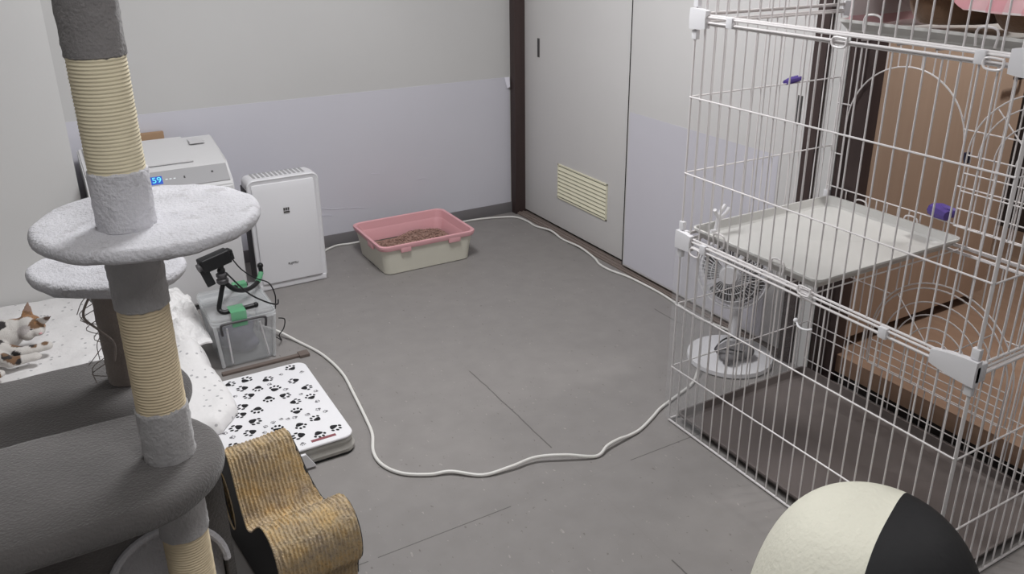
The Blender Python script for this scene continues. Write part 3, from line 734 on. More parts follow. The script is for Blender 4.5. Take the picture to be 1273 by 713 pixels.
# ------------------------------------------------------------------ quilt
def qedge(y): return .372 + .018*noise.noise(Vector((y*5, 0, 3))) - (.06 if y < 2.42 else 0)*(2.42-y)/.09 + .02*max(0, min(1, (y-3.05)/.2))
def quiltf(b):
    ny, nx = 150, 130; g = []
    for j in range(ny+1):
        y = 2.33 + (3.40-2.33)*j/ny; row = []
        xe = qedge(y)
        for i in range(nx+1):
            s = i/nx; x = -.62 + (xe+.62)*s
            yb = y + (max(0, min(1, (.07-x)/.06)))*.195*(j/ny)
            d = min((xe-x), (y-2.33)*1.0 + .0, (3.40-y)*1.0+.03)
            base = .118 + .012*noise.noise(Vector((x*5, yb*5, 0))) + .006*noise.noise(Vector((x*14, yb*14, 4)))
            heap = .0*math.exp(-((x-.285)/.085)**2 - ((yb-3.05)/.17)**2)*(1+.35*noise.noise(Vector((x*22, yb*22, 7)))) + .04*math.exp(-((x-.30)/.07)**2-((yb-2.78)/.12)**2)
            h = base + heap
            k = max(0, min(1, d/.055)); fall = math.sqrt(max(0, 1-(1-k)**2))
            lo_ = .072 if (x > .125 and yb < 2.675) else .004
            row.append(b.verts.new((x + .006*noise.noise(Vector((yb*20, x*9, 2)))*(1-k), yb, lo_ + (h-lo_)*fall)))
        g.append(row)
    for j in range(ny):
        for i in range(nx): b.faces.new((g[j][i], g[j][i+1], g[j+1][i+1], g[j+1][i]))
    # underside: on the floor, lifted where it lies over the mat
    def under(v):
        return min(v.co.z-.001, .0655) if (v.co.x > .125 and v.co.y < 2.675) else min(v.co.z-.001, .002)
    G = [[b.verts.new((v.co.x, v.co.y, under(v))) for v in r_] for r_ in g]
    for j in range(ny):
        for i in range(nx): b.faces.new((G[j][i+1], G[j][i], G[j+1][i], G[j+1][i+1]))
    loop = [(0, i) for i in range(nx)] + [(j, nx) for j in range(ny)] + [(ny, i) for i in range(nx, 0, -1)] + [(j, 0) for j in range(ny, 0, -1)]
    for k in range(len(loop)):
        a_, c_ = loop[k], loop[(k+1) % len(loop)]
        b.faces.new((g[a_[0]][a_[1]], g[c_[0]][c_[1]], G[c_[0]][c_[1]], G[a_[0]][a_[1]]))
o = part('quilt', quiltf, 'quilt', None, ang=80, origin=(-.1, 2.9, 0)); o['label'] = 'white speckled quilt spread on the floor where the cat lies'; o['category'] = 'quilt'
def fleecef(b):
    ny, nx = 70, 50; g = []
    for j in range(ny+1):
        row = []
        for i in range(nx+1):
            u, v = -1 + 2*i/nx, -1 + 2*j/ny
            rr = (abs(u)**3 + abs(v)**3)**(1/3); ed = max(0, 1-rr**4)
            x = .272 + .115*u*(1+.10*noise.noise(Vector((0, v*3, 1)))); y = 3.06 + .235*v*(1+.06*noise.noise(Vector((u*3, 0, 5))))
            n_ = noise.noise(Vector((x*18, y*18, 0))); n2 = abs(noise.noise(Vector((x*34, y*34, 3))))
            h = .134 + (.045 + .045*n_ + .03*n2)*ed**.5 + .03*ed
            row.append(b.verts.new((x, y, h)))
        g.append(row)
    for j in range(ny):
        for i in range(nx): b.faces.new((g[j][i], g[j][i+1], g[j+1][i+1], g[j+1][i]))
    bot = [v for v in g[0]] + [g[j][-1] for j in range(1, ny+1)] + list(reversed(g[-1][:-1])) + [g[j][0] for j in range(ny-1, 0, -1)]
    lo = [b.verts.new((v.co.x, v.co.y, .128)) for v in bot]
    for i in range(len(bot)): b.faces.new((bot[i-1], bot[i], lo[i], lo[i-1]))
    b.faces.new(lo)
o = part('fleece_throw', fleecef, 'fleece', None, ang=80, origin=(.27, 3.06, .1)); o['label'] = 'crumpled white fleece heaped at the right edge of the quilt'; o['category'] = 'throw'

# ------------------------------------------------------------------ cat
def capsule(b, p, q, r0, r1, n=6):
    p, q = Vector(p), Vector(q)
    L = (q-p).length; k = max(3, int(L/ (min(r0, r1)*.5)))
    for i in range(k+1):
        t = i/k; blob(b, p.lerp(q, t), r0 + (r1-r0)*t, u=14, v=10)
def catbm():
    b = B()
    # trunk lying on its side, hips out to the left
    for c_, r_, s_ in (((-.30,3.13,.185),.072,(1.25,1,.92)), ((-.40,3.14,.19),.078,(1.2,1.05,.95)), ((-.50,3.13,.185),.08,(1.1,1.1,.9)), ((-.235,3.12,.185),.056,(1.2,1,.95))): blob(b, c_, r_, s_)
    capsule(b, (-.25,3.12,.195), (-.175,3.115,.20), .046, .038)           # neck
    blob(b, (-.150,3.108,.205), .043, (1, .95, .92))                     # skull
    blob(b, (-.128,3.075,.195), .021, (1.1, 1.1, .8))                    # muzzle
    blob(b, (-.160,3.078,.190), .023); blob(b, (-.122,3.10,.197), .02)   # cheeks
    capsule(b, (-.25,3.05,.165), (-.19,3.02,.155), .030, .020); capsule(b, (-.19,3.02,.155), (-.125,3.035,.15), .019, .015); blob(b, (-.115,3.04,.15), .020, (1.2,1,.8))
    capsule(b, (-.28,3.03,.16), (-.22,2.97,.15), .030, .020); capsule(b, (-.22,2.97,.15), (-.16,2.975,.148), .018, .014); blob(b, (-.152,2.978,.147), .019, (1.2,1,.75))
    capsule(b, (-.47,3.05,.16), (-.38,2.96,.15), .045, .028); capsule(b, (-.38,2.96,.15), (-.27,2.915,.145), .024, .016); blob(b, (-.26,2.912,.144), .019, (1.3,1,.75))
    capsule(b, (-.52,3.03,.16), (-.45,2.93,.15), .045, .028); capsule(b, (-.45,2.93,.15), (-.34,2.88,.145), .022, .016); blob(b, (-.33,2.878,.144), .019, (1.3,1,.75))
    path = smoothpath([(-.57,3.15,.17),(-.64,3.10,.155),(-.66,2.98,.15),(-.60,2.90,.148)], 8)
    for i, p in enumerate(path): blob(b, p, .018-.00025*i, u=12, v=8)
    # ears
    def ear(base, tip, w):
        base, tip = Vector(base), Vector(tip); d = tip-base; side = d.cross(Vector((.3,-1,.2))).normalized(); nrm = d.cross(side).normalized()
        rings = []
        for t, k in ((-.2, 1), (.3, .86), (.7, .5), (1.0, .1)):
            c = base + d*t; rings.append([c + side*w*k*math.cos(a) + nrm*.008*max(.35, k)*math.sin(a) for a in [2*PI*q/12 for q in range(12)]])
        loft(b, rings)
    ear((-.152,3.125,.235), (-.140,3.14,.284), .021)
    ear((-.118,3.085,.222), (-.079,3.045,.252), .019)
    return b
cb_ = remesh_obj('cat', catbm(), 'white', .0045, it=4)
cb_.normal_update()
def catcol(p):
    n = noise.noise(p*26)*.014
    white = (.66, .63, .60); brown = (.20, .115, .065); blackc = (.035, .03, .03); orange = (.34, .18, .085); grey = (.50,.46,.45)
    def near(c, r): return (p-Vector(c)).length < r + n
    if near((-.128,3.062,.185), .020): return white
    if near((-.140,3.14,.275), .030): return (.30,.20,.155)
    if near((-.085,3.05,.25), .028): return (.14,.09,.07)
    if near((-.135,3.125,.235), .036) or near((-.118,3.098,.215), .022): return orange if noise.noise(p*70) > -.1 else brown
    if near((-.165,3.085,.20), .026): return grey
    if near((-.16,3.135,.225), .042): return brown if noise.noise(p*55) > .1 else orange
    if near((-.135,3.085,.215), .020): return brown
    if near((-.255,3.10,.235), .035) or near((-.27,3.05,.19), .032): return blackc
    if near((-.36,3.12,.25), .06) or near((-.46,3.16,.24), .07): return brown
    if near((-.20,3.035,.175), .018): return brown
    if near((-.118,3.035,.165), .013): return brown
    if near((-.195,3.04,.17), .024) or near((-.21,2.98,.165), .030) or near((-.15,3.03,.165), .012) or near((-.36,2.93,.16), .05): return blackc if noise.noise(p*40) > 0 else brown
    if p.y < 2.93 and p.x < -.25: return brown
    return white
M['fur'] = mat('calico fur', (210, 205, 200), .9, bump=(300, .7, .003), sheen=.2)
nt = M['fur'].node_tree; at_ = nt.nodes.new('ShaderNodeAttribute'); at_.attribute_name = 'coat'; nt.links.new(at_.outputs['Color'], nt.nodes['Principled BSDF'].inputs['Base Color'])
cols = [catcol(v.co.copy()) for v in cb_.verts]
cat = obj('cat', cb_, 'fur', None, ang=180, origin=(-.3, 3.1, .12)); cat.location.z += .006
al = cat.data.color_attributes.new('coat', 'FLOAT_COLOR', 'POINT')
for i, c in enumerate(cols): al.data[i].color = c + (1,)
cat['label'] = 'calico cat lying on the white quilt at the left edge'; cat['category'] = 'cat'
def eyes(b):
    for c_ in ((-.146,3.070,.214), (-.114,3.083,.211)): blob(b, Vector(c_)-Vector(cat.location), .0055, (1.3,1,.5), u=10, v=8)
o = part('eye', eyes, 'black', cat, local=True)
o = part('nose', lambda b: blob(b, Vector((-.122,3.055,.199))-Vector(cat.location), .0045, (1.3,1,.8), u=10, v=8), 'pink', cat, local=True)

# ------------------------------------------------------------------ cardboard scratcher (local frame: X = width, Y = along profile, Z up)
ang_s = math.radians(6)
sc_ = thing('cat_scratcher', (.245, 1.855, 0), 'curved corrugated cardboard scratcher with dark side panels in front of the paw mat', 'cat scratcher')
sc_.rotation_euler = (0, 0, ang_s)
W_ = .156
# profile in (w, z); w grows toward the room's near side (-Y local)
prof_top = smoothpath([(-.08,.012,0),(-.10,.06,0),(-.108,.13,0),(-.084,.205,0),(-.045,.278,0),(.0,.304,0),(.030,.270,0),(.062,.192,0),(.095,.140,0),(.13,.150,0),(.17,.186,0),(.208,.215,0),(.25,.220,0),(.288,.196,0),(.306,.15,0),(.300,.095,0),(.272,.058,0),(.264,.012,0)], 7)
def WW(w): t = max(0, min(1, w/.13)); return .156 + .043*t*t*(3-2*t)
prof2 = [(p.x, p.y) for p in prof_top]
def corrug(b):
    nu = 170; rows = []; N = len(prof2)
    for i, (w, z) in enumerate(prof2):
        a, c = prof2[max(i-1,0)], prof2[min(i+1,N-1)]
        tx, tz = c[0]-a[0], c[1]-a[1]; L = math.hypot(tx, tz) or 1; nx, nz = -tz/L, tx/L
        if True: nx, nz = -nx, -nz
        if nz < 0 and abs(nx) < .7: nx, nz = -nx, -nz
        row = []
        worn = math.exp(-((w-.23)/.06)**2)
        for k in range(nu+1):
            u = WW(w)*k/nu
            rdg = .0024*math.cos(2*PI*u/.0095 + 1.2*noise.noise(Vector((w*40, z*40, u*9))))
            h = rdg + .0030*noise.noise(Vector((u*160, w*70, z*70))) + worn*.0045*noise.noise(Vector((u*230, w*150, z*150)))
            ce = -1 if False else 1
            row.append(b.verts.new((u, -(w + ox(nx)*h), z + nz_(nz)*h)))
        rows.append(row)
    for i in range(N-1):
        for k in range(nu): b.faces.new((rows[i][k], rows[i][k+1], rows[i+1][k+1], rows[i+1][k]))
    return rows
ox = lambda n: n
nz_ = lambda n: n
def outward():
    pass
def scratch_surface(b):
    rows = corrug(b)
    # inner skin 12 mm inside, and end caps at the floor: gives the board its thickness
    N = len(prof2); inn = []
    for i, (w, z) in enumerate(prof2):
        cx, cz = .07, .08
        d = math.hypot(w-cx, z-cz); q = (d-.014)/d
        inn.append((cx+(w-cx)*q, max(.004, cz+(z-cz)*q)))
    ir = [[b.verts.new((u, -w, z)) for u in (.002, WW(w)-.002)] for w, z in inn]
    for i in range(N-1): b.faces.new((ir[i][0], ir[i][1], ir[i+1][1], ir[i+1][0]))
part('scratching_surface', scratch_surface, 'corrug', sc_, label='worn tan corrugated surface', local=True, ang=70)
def hole_pt(t): return (-.042 + .042*math.cos(t) - .015*math.sin(t), .135 + .075*math.sin(t))
def sidepanel(x0, x1, right):
    def f(b):
        pr = [(w*.985+.001, z*.985) for w, z in prof2][::2]
        hole = [hole_pt(2*PI*k/28) for k in range(28)]
        X = (lambda x, w: x + WW(w)) if right else (lambda x, w: x)
        sides = []
        for x in (x0, x1):
            vo = [b.verts.new((X(x, w), -w, z)) for w, z in pr]; vh = [b.verts.new((X(x, w), -w, z)) for w, z in hole]
            es = [b.edges.new((l[i], l[(i+1) % len(l)])) for l in (vo, vh) for i in range(len(l))]
            bmesh.ops.triangle_fill(b, use_beauty=True, edges=es); sides.append((vo, vh))
        for a_, b_ in zip(*sides):
            for i in range(len(a_)): b.faces.new((a_[i], a_[(i+1)%len(a_)], b_[(i+1)%len(a_)], b_[i]))
    return f
part('side_panel', sidepanel(-.004, .002, False), 'panelD', sc_, local=True, smooth=False, label='dark side panel with oval hole')
part('side_panel', sidepanel(-.002, .003, True), 'panelD', sc_, local=True, smooth=False)
part('panel_edging', lambda b: tube(b, [(-.004, -hole_pt(2*PI*k/40)[0], hole_pt(2*PI*k/40)[1]) for k in range(40)], .0022, 6, closed=True), 'corrug', sc_, local=True)
part('panel_edging', lambda b: (tube(b, [(-.001, -w, z+.001) for w, z in prof2[8:-6]], .0030, 6)), 'corrug', sc_, local=True)

# ------------------------------------------------------------------ cage
X0, X1, Y0, Y1 = 1.576, 2.196, .836, 1.765
Z1, Z2, Z3 = .635, 1.262, 1.86
cg = thing('cat_cage', (X0+.31, 1.3, 0), 'tall white wire cat cage with three tiers at the right', 'cage')
rv, rh, rr_ = .0021, .0023, .0034
SP = .0387
def front_face(b, x, z0, z1, hz, y0=Y0, y1=Y1, skip=None, r=rv, dx=0.003):
    n = round((y1-y0)/SP)
    for i in range(1, n):
        y = y0 + (y1-y0)*i/n
        if skip and skip(y): continue
        tube(b, [(x, y, z0), (x, y, z1)], r, 6, cap=False)
    for z in hz: tube(b, [(x-dx, y0, z), (x-dx, y1, z)], rh, 6, cap=False)
    for z in (z0, z1): tube(b, [(x, y0, z), (x, y1, z)], rr_, 8)
    for y in (y0+.002, y1-.002): tube(b, [(x, y, z0), (x, y, z1)], rr_*.9, 8)
def side_face(b, y, z0, z1, hz, x0=X0, x1=X1, dy=.003):
    n = round((x1-x0)/SP)
    for i in range(1, n):
        xx = x0 + (x1-x0)*i/n; tube(b, [(xx, y, z0), (xx, y, z1)], rv, 6, cap=False)
    for z in hz: tube(b, [(x0, y+dy, z), (x1, y+dy, z)], rh, 6, cap=False)
    for z in (z0, z1): tube(b, [(x0, y, z), (x1, y, z)], rr_, 8)
    for xx in (x0+.002, x1-.002): tube(b, [(xx, y, z0), (xx, y, z1)], rr_*.9, 8)
tiers = ((.006, Z1-.015, (.20, .415)), (Z1+.008, Z2-.012, (.831, 1.05)), (Z2+.011, Z3, (1.46, 1.66)))
for (a, c, hz) in tiers:
    part('front_panel', lambda b: front_face(b, X0, a, c, hz), 'wire', cg)
    part('left_panel', lambda b: side_face(b, Y1, a, c, hz), 'wire', cg)
    part('right_panel', lambda b: side_face(b, Y0, a, c, hz, dy=-.003), 'wire', cg)
# back panels with arched doorways
def arch_pts(yc, zc, r, zb, n=28):
    return [(yc - r, zb)] + [(yc - r*math.cos(PI*i/n), zc + r*math.sin(PI*i/n)) for i in range(n+1)] + [(yc + r, zb)]
def back_face(b, z0, z1, hz, yc, zc, r, zb):
    n = round((Y1-Y0)/SP)
    for i in range(1, n):
        y = Y0 + (Y1-Y0)*i/n
        if abs(y-yc) < r:
            zt = zc + math.sqrt(r*r-(y-yc)**2)
            tube(b, [(X1, y, zt), (X1, y, z1)], rv, 6, cap=False)
            if zb > z0+.01: tube(b, [(X1, y, z0), (X1, y, zb)], rv, 6, cap=False)
        else: tube(b, [(X1, y, z0), (X1, y, z1)], rv, 6, cap=False)
    for z in hz:
        hw = r if zb <= z <= zc else (math.sqrt(r*r-(z-zc)**2) if zc < z < zc+r else 0)
        for (ya, yb) in ((Y0, yc-hw), (yc+hw, Y1)) if hw else ((Y0, Y1),):
            tube(b, [(X1-.003, ya, z), (X1-.003, yb, z)], rh*.9, 6, cap=False)
    tube(b, [(X1-.003, Y0, zb), (X1-.003, Y1, zb)], rh*.9, 6, cap=False)
    tube(b, [(X1-.003, y, z) for y, z in arch_pts(yc, zc, r, zb)], rh, 6)
    for z in (z0, z1): tube(b, [(X1, Y0, z), (X1, Y1, z)], rr_, 8)
    for y in (Y0+.002, Y1-.002): tube(b, [(X1, y, z0), (X1, y, z1)], rr_*.9, 8)
def door_leaf(b, x, yc, zc, r, zb, radii):
    tube(b, [(x, y, z) for y, z in arch_pts(yc, zc, r, zb)] , rh, 6); tube(b, [(x, yc-r, zb), (x, yc+r, zb)], rh, 6)
    tube(b, [(x, yc-r, zc), (x, yc+r, zc)], rh*.9, 6)
    for q in radii: tube(b, [(x-.002, yc - q*math.cos(PI*i/24), zc + q*math.sin(PI*i/24)) for i in range(25)], rv, 6)
    for s in (-1, 1): tube(b, [(x+.002, yc, zc), (x+.002, yc + s*r*.707, zc + r*.707)], rv, 6)
    k = int(2*r/SP)
    for i in range(1, k): 
        y = yc - r + 2*r*i/k; tube(b, [(x, y, zb), (x, y, zc)], rv, 6, cap=False)
    for i in range(1, 4):
        z = zb + (zc-zb)*i/4; tube(b, [(x, yc-r, z), (x, yc+r, z)], rv, 6, cap=False)
part('back_panel', lambda b: back_face(b, .006, Z1-.015, (.055, .20, .42), 1.283, .275, .235, .165), 'wire', cg)
part('back_panel', lambda b: back_face(b, Z1+.008, Z2-.012, (.81, .97), 1.523, .915, .198, .70), 'wire', cg)
part('back_panel', lambda b: back_face(b, Z2+.011, Z3, (1.46,), 1.3, 1.55, .198, 1.35), 'wire', cg)
part('door', lambda b: door_leaf(b, X1-.012, 1.283, .275, .222, .165, (.06, .10, .14, .18)), 'wire', cg, label='round-topped wire door, lower')
part('door', lambda b: door_leaf(b, X1-.014, 1.105, .905, .198, .70, (.06, .12, .165)), 'wire', cg, label='round-topped wire door, swung open above the tray')
def rail(b, z):
    for zz in (z-.007, z+.007):
        for (p, q) in (((X0-.005, Y0), (X0-.005, Y1)), ((X0, Y1+.005), (X1, Y1+.005)), ((X0, Y0-.005), (X1, Y0-.005)), ((X1+.004, Y0), (X1+.004, Y1))):
            tube(b, [(p[0], p[1], zz), (q[0], q[1], zz)], .0032, 8)
for z in (Z1-.006, Z2): part('rail', lambda b: rail(b, z), 'wire', cg)
part('rail', lambda b: [tube(b, [p, q], .0036, 8) for p, q in (((X0,Y0,.006),(X0,Y1,.006)), ((X0,Y1,.006),(X1,Y1,.006)), ((X0,Y0,.006),(X1,Y0,.006)), ((X1,Y0,.006),(X1,Y1,.006)))], 'wire', cg)
# plastic corner joints
for z in (Z1-.006, Z2):
    for (x, y, sx, sy) in ((X0, Y1, 1, -1), (X0, Y0, 1, 1), (X1, Y1, -1, -1), (X1, Y0, -1, 1)):
        def cj(b):
            box(b, min(x-.010*sx, x+.03*sx), max(x-.010*sx, x+.03*sx), min(y-.010*sy, y+.004*sy), max(y-.010*sy, y+.004*sy), z-.024, z+.020, .004)
            L_ = .095 if (y == Y0 and z < 1) else .052; rg = []
            for t_ in range(9):
                q_ = t_/8; hh = .029*(1-.45*q_**2) if (y == Y0 and z < 1) else .027*(1-.15*q_**3); yy = y + sy*(-.010 + (L_+.010)*q_)
                rg.append([(x-.013*sx, yy, z-hh), (x-.015*sx, yy, z), (x-.013*sx, yy, z+hh), (x+.004*sx, yy, z+hh), (x+.004*sx, yy, z-hh)])
            loft(b, rg)
            for s in (-1, 1):
                box(b, min(x-.006*sx, x+.008*sx), max(x-.006*sx, x+.008*sx), min(y-.006*sy, y+.012*sy), max(y-.006*sy, y+.012*sy), min(z+s*.03, z+s*.055), max(z+s*.03, z+s*.055), .002)
        part('corner_joint', cj, 'white', cg)
for (y, z) in ((1.627, Z2), (.948, Z2), (1.66, Z1-.006), (1.054, Z1-.006)):
    part('rail_clip', lambda b: box(b, X0-.012, X0+.005, y-.011, y+.011, z-.014, z+.013, .002), 'white', cg)
def latch(y, z, s=1): return lambda b: tube(b, smoothpath([(X0-.009, y-.018, z+.008*s), (X0-.012, y-.016, z-.010*s), (X0-.012, y+.016, z-.010*s), (X0-.009, y+.018, z+.008*s), (X0-.008, y-.018, z+.008*s)], 4), .0026, 8)
for (y, z) in ((1.277, Z2-.008), (.918, Z2-.008), (1.69, Z1-.024), (1.286, Z1+.01)):
    part('latch', latch(y, z), 'wire', cg)
part('latch', lambda b: (tube(b, smoothpath([(X0-.006,1.30,.555),(X0-.016,1.285,.548),(X0-.016,1.262,.548),(X0-.006,1.25,.552)], 4), .0028, 8), blob(b, (X0-.008,1.302,.556), .0065)), 'white', cg, label='small white door knob')
# trays
def shelf(b, x0, x1, y0, y1, z):
    R_ = []
    for zz, e in ((z-.022, -.026), (z-.018, -.022), (z+.006, 0), (z+.012, 0), (z+.012, -.006), (z-.014, -.016), (z-.016, -.021)):
        R_.append([(x, y, zz) for x, y in rrect(x0-e*-1 if False else x0-e, x1+e, y0-e, y1+e, .022+e*.5, 6)])
    loft(b, R_)
part('shelf_tray', lambda b: shelf(b, 1.590, 2.184, 1.268, 1.742, .66), 'tray', cg, label='white shelf tray at the middle tier')
part('shelf_tray', lambda b: shelf(b, 1.590, 2.184, .856, 1.315, 1.288), 'tray', cg, label='white shelf tray at the top tier')
part('shelf_support', lambda b: ([tube(b, [(1.58, y, .633), (2.19, y, .633)], rh, 6) for y in (1.28, 1.36, 1.45, 1.54, 1.63, 1.73)], [tube(b, [(x, 1.28, .630), (x, 1.73, .630)], rh, 6) for x in (1.59, 2.18)]), 'wire', cg)
part('shelf_support', lambda b: ([tube(b, [(1.58, y, 1.262), (2.19, y, 1.262)], rh, 6) for y in (.87, .96, 1.05, 1.14, 1.23, 1.30)]), 'wire', cg)
def hookf(y, x, z): return lambda b: tube(b, smoothpath([(x, y-.02, z-.02), (x, y-.019, z+.014), (x, y+.019, z+.014), (x, y+.02, z-.02)], 4), .0026, 8)
for (x, y, z) in ((1.588, 1.62, .668), (1.588, 1.40, .668), (2.186, 1.62, .668), (2.186, 1.44, .668), (1.588, 1.215, 1.298), (1.588, .955, 1.298)):
    part('tray_hook', hookf(y, x, z), 'wire', cg)
part('floor_tray', lambda b: shelf(b, 1.592, 2.180, .85, 1.75, .024), 'darktray', cg, label='dark floor tray')
def sheets(b):
    box(b, X0+.02, X1-.02, Y1+.008, Y1+.0092, .02, .60)
    box(b, X0-.0105, X0-.0095, 1.60, Y1+.01, .02, .60)
part('clear_panel', sheets, 'clearS', cg, label='clear plastic sheet on the lower tier', smooth=False)

# things hung on / lying in the cage
def clipf(c, d, L, w, m_):
    def f(b):
        c_ = Vector(c); d_ = Vector(d).normalized(); up = Vector((0, 0, 1)); s_ = d_.cross(up).normalized()
        for sgn in (-1, 1):
            a = c_ - d_*L/2 + s_*sgn*.002; e = c_ + d_*L/2 + s_*sgn*w*.6
            tube(b, [a, a.lerp(e, .4) + up*.001, e], [w*.5, w*.62, w*.42], 8)
        tube(b, [c_ - s_*w*.8 - d_*L*.1, c_ + s_*w*.8 - d_*L*.1], w*.3, 8)
    return f
for nm, args, m_, lab in (('clothes_peg', ((1.985, 1.772, 1.058), (1, 0, .16), .062, .015), 'purple', 'purple clothes peg on the left side of the cage'),
                          ('clothes_peg', ((2.19, 1.352, .725), (.1, -1, -.05), .058, .034), 'purple', 'purple peg on the back of the cage above the white tray'),
                          ('clothes_peg', ((2.19, 1.308, .895), (0, .1, 1), .03, .011), 'navy', 'small dark navy peg high on the cage back')):
    b = B(); clipf(*args, m_)(b); o = obj(nm, b, m_, None, origin=args[0]); o['label'] = lab; o['category'] = 'clothes peg'
# white ornament on the tray
def orn(b):
    for q in (((1.66,1.71,.655),(1.67,1.712,.70),(1.695,1.715,.728)), ((1.672,1.712,.69),(1.655,1.71,.712),(1.648,1.708,.722)), ((1.668,1.712,.685),(1.70,1.716,.700),(1.715,1.718,.715)), ((1.66,1.71,.655),(1.64,1.70,.66),(1.625,1.695,.664))):
        tube(b, smoothpath(q, 4), .0055, 8)
o = part('plastic_toy', orn, 'white', None, origin=(1.665, 1.71, .65)); o['label'] = 'small white branching plastic toy on the cage tray'; o['category'] = 'toy'
# cushions and plaid blanket on the upper tray
def cush(c_, s_, seed):
    b = B(); blob(b, c_, 1, s_, u=48, v=32)
    for v in b.verts:
        q = v.co - Vector(c_); v.co = Vector(c_) + Vector((q.x, q.y, max(q.z, -s_[2]*.6))) + q.normalized()*.008*noise.noise(v.co*12+Vector((seed,0,0)))
    return b
o = obj('cushion', cush((1.815, 1.135, 1.352), (.185, .095, .085), 1), 'brownc', None, origin=(1.80, 1.155, 1.28)); o['label'] = 'brown plush cushion on the top cage tray, next to the pink plaid end'; o['category'] = 'cushion'; o['group'] = 'brown cushions on the top cage tray'
o = obj('cushion', cush((1.815, .945, 1.352), (.185, .092, .085), 5), 'brownc', None, origin=(1.80, .965, 1.28)); o['label'] = 'brown plush cushion on the top cage tray at the right frame edge'; o['category'] = 'cushion'; o['group'] = 'brown cushions on the top cage tray'
def plaid(b):
    nu, nv = 60, 26; g = []
    # sheet draped along Y over the cushions, hanging down at the left end
    path = smoothpath([(1.291,1.294,0),(1.290,1.33,0),(1.288,1.40,0),(1.235,1.452,0),(1.15,1.452,0),(1.06,1.44,0),(.97,1.452,0),(.87,1.43,0)], 8)
    for i, p in enumerate(path):
        row = []
        for j in range(nv+1):
            t = j/nv; x = 1.604 + .38*t
            fr = 1.445 if p.x > 1.24 else (1.372 if p.x > 1.05 else 1.343)
            if 1.03 < p.x < 1.07: fr = 1.343 + (p.x-1.03)/.04*.029
            k_ = max(0, 1-t/.22)**2
            sag = (fr - p.y)*k_ if p.x < 1.235 else 0
            row.append(Vector((x, p.x + .004*math.sin(t*14), p.y + sag + .006*noise.noise(Vector((x*9, p.x*9, 0))))))
        g.append(row)
    top = [[b.verts.new(q) for q in r] for r in g]; low = [[b.verts.new(q - Vector((0, .004, .006))) for q in r] for r in g]
    for G, fl in ((top, 0), (low, 1)):
        for i in range(len(G)-1):
            for j in range(nv): b.faces.new((G[i][j], G[i][j+1], G[i+1][j+1], G[i+1][j]))
    for i in range(len(g)-1):
        for j in (0, nv): b.faces.new((top[i][j], top[i+1][j], low[i+1][j], low[i][j]))
    for j in range(nv):
        for i in (0, len(g)-1): b.faces.new((top[i][j], top[i][j+1], low[i][j+1], low[i][j]))
o = part('plaid_blanket', plaid, 'plaid', None, ang=80, origin=(1.8, 1.1, 1.29)); o['label'] = 'pink and white plaid blanket over the brown cushions in the cage'; o['category'] = 'blanket'

# ------------------------------------------------------------------ fan between cage and closet
fn = thing('fan', (2.03, 1.965, 0), 'small white electric fan on a round base behind the cage', 'fan')
fx, fy = 2.035, 1.97
part('base', lambda b: lathe(b, [(.150, .0), (.156, .006), (.154, .02), (.12, .032), (.04, .040), (.03, .046)], fx, fy, 48), 'white', fn)
part('column', lambda b: tube(b, [(fx+.02, fy, .035), (fx+.02, fy, .20)], .018, 16), 'white', fn)
fd = Vector((-.86, -.46, .12)).normalized(); fc = Vector((2.03, 1.99, .335)); fs = fd.cross(Vector((0,0,1))).normalized(); fu = fs.cross(fd).normalized()
def P3(a, r, o_=0): return fc + fs*r*math.cos(a) + fu*r*math.sin(a) + fd*o_
FR = .128
def grille(b):
    for r, o_ in ((FR, 0), (FR, -.045)): tube(b, [P3(2*PI*k/48, r, o_) for k in range(48)], .0045, 8, closed=True)
    for r, o_ in ((.10, .018), (.07, .027), (.036, .032)): tube(b, [P3(2*PI*k/36, r, o_) for k in range(36)], .0014, 6, closed=True)
    for k in range(48):
        a = 2*PI*k/48; tube(b, [P3(a, FR, 0), P3(a+.06, .10, .018), P3(a+.12, .036, .032)], .0012, 5, cap=False)
        tube(b, [P3(a, FR, -.045), P3(a, .09, -.062), P3(a, .04, -.066)], .0012, 5, cap=False)
part('grille', grille, 'white', fn)
part('grille_cap', lambda b: tube(b, [P3(0,0,.030), P3(0,0,.038)], [.036, .030], 24), 'white', fn)
def blades(b):
    for q in range(5):
        rings = []
        for i in range(7):
            r = .02 + .095*i/6; w = .22 + .35*math.sin(PI*i/6*.8)
            rings.append([P3(2*PI*q/5 + w*s_, r, -.018 + .014*s_ + t_) for s_, t_ in ((-1,0),(0,.004),(1,0),(1,-.002),(0,.002),(-1,-.002))])
        loft(b, rings)
part('blades', blades, 'dgrey', fn, smooth=True)
part('motor_housing', lambda b: tube(b, [P3(0,0,-.03), P3(0,0,-.066), P3(0,0,-.12), P3(0,0,-.135)], [.03, .048, .042, .02], 24), 'white', fn)
part('neck', lambda b: tube(b, [(fx+.02, fy, .19), P3(0,0,-.09)], [.016, .014], 12), 'white', fn)
def rag(b):
    for c_, r_, s_ in (((1.99,1.93,.066),.036,(1.5,1.1,.8)), ((2.03,1.90,.062),.034,(1.3,1,.75)), ((1.965,1.90,.058),.028,(1.2,1,.8))): blob(b, c_, r_, s_)
rb_ = remesh_obj('x', (lambda q: (rag(q), q)[1])(B()), 'gcloth', .006)
for v in rb_.verts: v.co += v.normal*.004*noise.noise(v.co*50)
o = obj('grey_cloth', rb_, 'gcloth', None, origin=(1.99, 1.92, .04)); o['label'] = 'crumpled grey cloth lying on the fan base'; o['category'] = 'cloth'
b = B()
tube(b, [(1.985+.052*math.cos(a)*(1+.1*math.sin(3*a)), 1.925+.045*math.sin(a), .085+.012*math.sin(2*a)) for a in [2*PI*k/40*2.3 for k in range(40)]], .0028, 6)
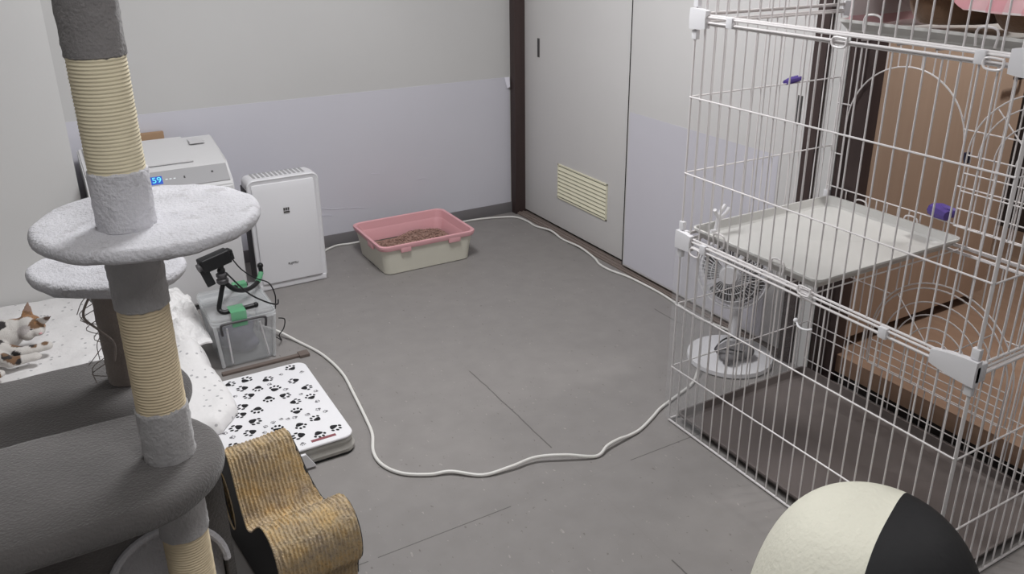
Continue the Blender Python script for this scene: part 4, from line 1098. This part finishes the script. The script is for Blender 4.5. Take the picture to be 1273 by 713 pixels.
o = obj('cable_coil', b, 'bcord', None, origin=(1.985, 1.925, .05)); o['label'] = 'thin black coiled cable round the grey cloth by the fan'; o['category'] = 'cable'

# ------------------------------------------------------------------ cream and black padded pet bed, lower right
pb = thing('pet_bed', (1.285, .80, 0), 'cream and black padded pet bed in front of the cage', 'pet bed')
def dome(side):
    def f(b):
        C0 = Vector((1.285, .80, .0)); n, k = 90, 40
        ax = Vector((.80, -.60)); g = []
        for j in range(k+1):
            ph = PI/2*j/k; row = []
            for i in range(n):
                a = 2*PI*i/n
                rx, ry = .245, .245
                ce = math.cos(ph)**.62; x = rx*ce*math.cos(a); y = ry*ce*math.sin(a); z = .42*math.sin(ph)**.9
                row.append(Vector((C0.x+x, C0.y+y, z)))
            g.append(row)
        V = [[b.verts.new(p) for p in r] for r in g[:-1]]; top = b.verts.new(g[-1][0])
        for j in range(k-1):
            for i in range(n): b.faces.new((V[j][i], V[j][(i+1)%n], V[j+1][(i+1)%n], V[j+1][i]))
        for i in range(n): b.faces.new((V[-1][i], V[-1][(i+1)%n], top))
        b.faces.new(list(reversed(V[0])))
        # cut along the seam plane
        pc = Vector((1.206, .752, .41)); nn = Vector((.365, -.93, .06)).normalized()
        geom = list(b.verts)+list(b.edges)+list(b.faces)
        res = bmesh.ops.bisect_plane(b, geom=geom, plane_co=pc, plane_no=nn, clear_outer=(side < 0), clear_inner=(side > 0))
        be = [e for e in b.edges if e.is_boundary]
        if be: bmesh.ops.holes_fill(b, edges=be)
        if side > 0:
            for v in b.verts:
                q = v.co-C0; v.co = C0 + Vector((q.x*1.0, q.y*1.0, q.z*1.0)) 
    return f
part('cream_padding', dome(-1), 'creamf', pb, label='cream padded half', ang=50)
part('black_padding', dome(1), 'blackf', pb, label='black padded half', ang=50)

# ------------------------------------------------------------------ light
def area(name, loc, size, power, col, rot=(0, 0, 0), shape='DISK'):
    l = bpy.data.lights.new(name, 'AREA'); l.shape = shape; l.size = size; l.energy = power; l.color = col
    o_ = bpy.data.objects.new(name, l); C.objects.link(o_); o_.location = loc; o_.rotation_euler = rot; return o_
LC = (.975, .985, 1.0)
area('ceiling_light', (.9, 2.3, 2.34), .6, 33, LC)
pt = bpy.data.lights.new('lamp_glow', 'POINT'); pt.energy = 8; pt.shadow_soft_size = .2; pt.color = LC
po = bpy.data.objects.new('lamp_glow', pt); C.objects.link(po); po.location = (.9, 2.3, 2.1)
area('fill_light_rear', (.3, .2, 2.34), .6, 11, LC)  # fill added to lift the camera-facing sides
area('corridor_fill', (3.0, .9, 2.38), .3, 26, (1, .98, .96))  # fill added for the otherwise unlit corridor
w = bpy.data.worlds.new('world'); scene.world = w; w.use_nodes = True
w.node_tree.nodes['Background'].inputs[0].default_value = (.9, .92, 1, 1); w.node_tree.nodes['Background'].inputs[1].default_value = .3
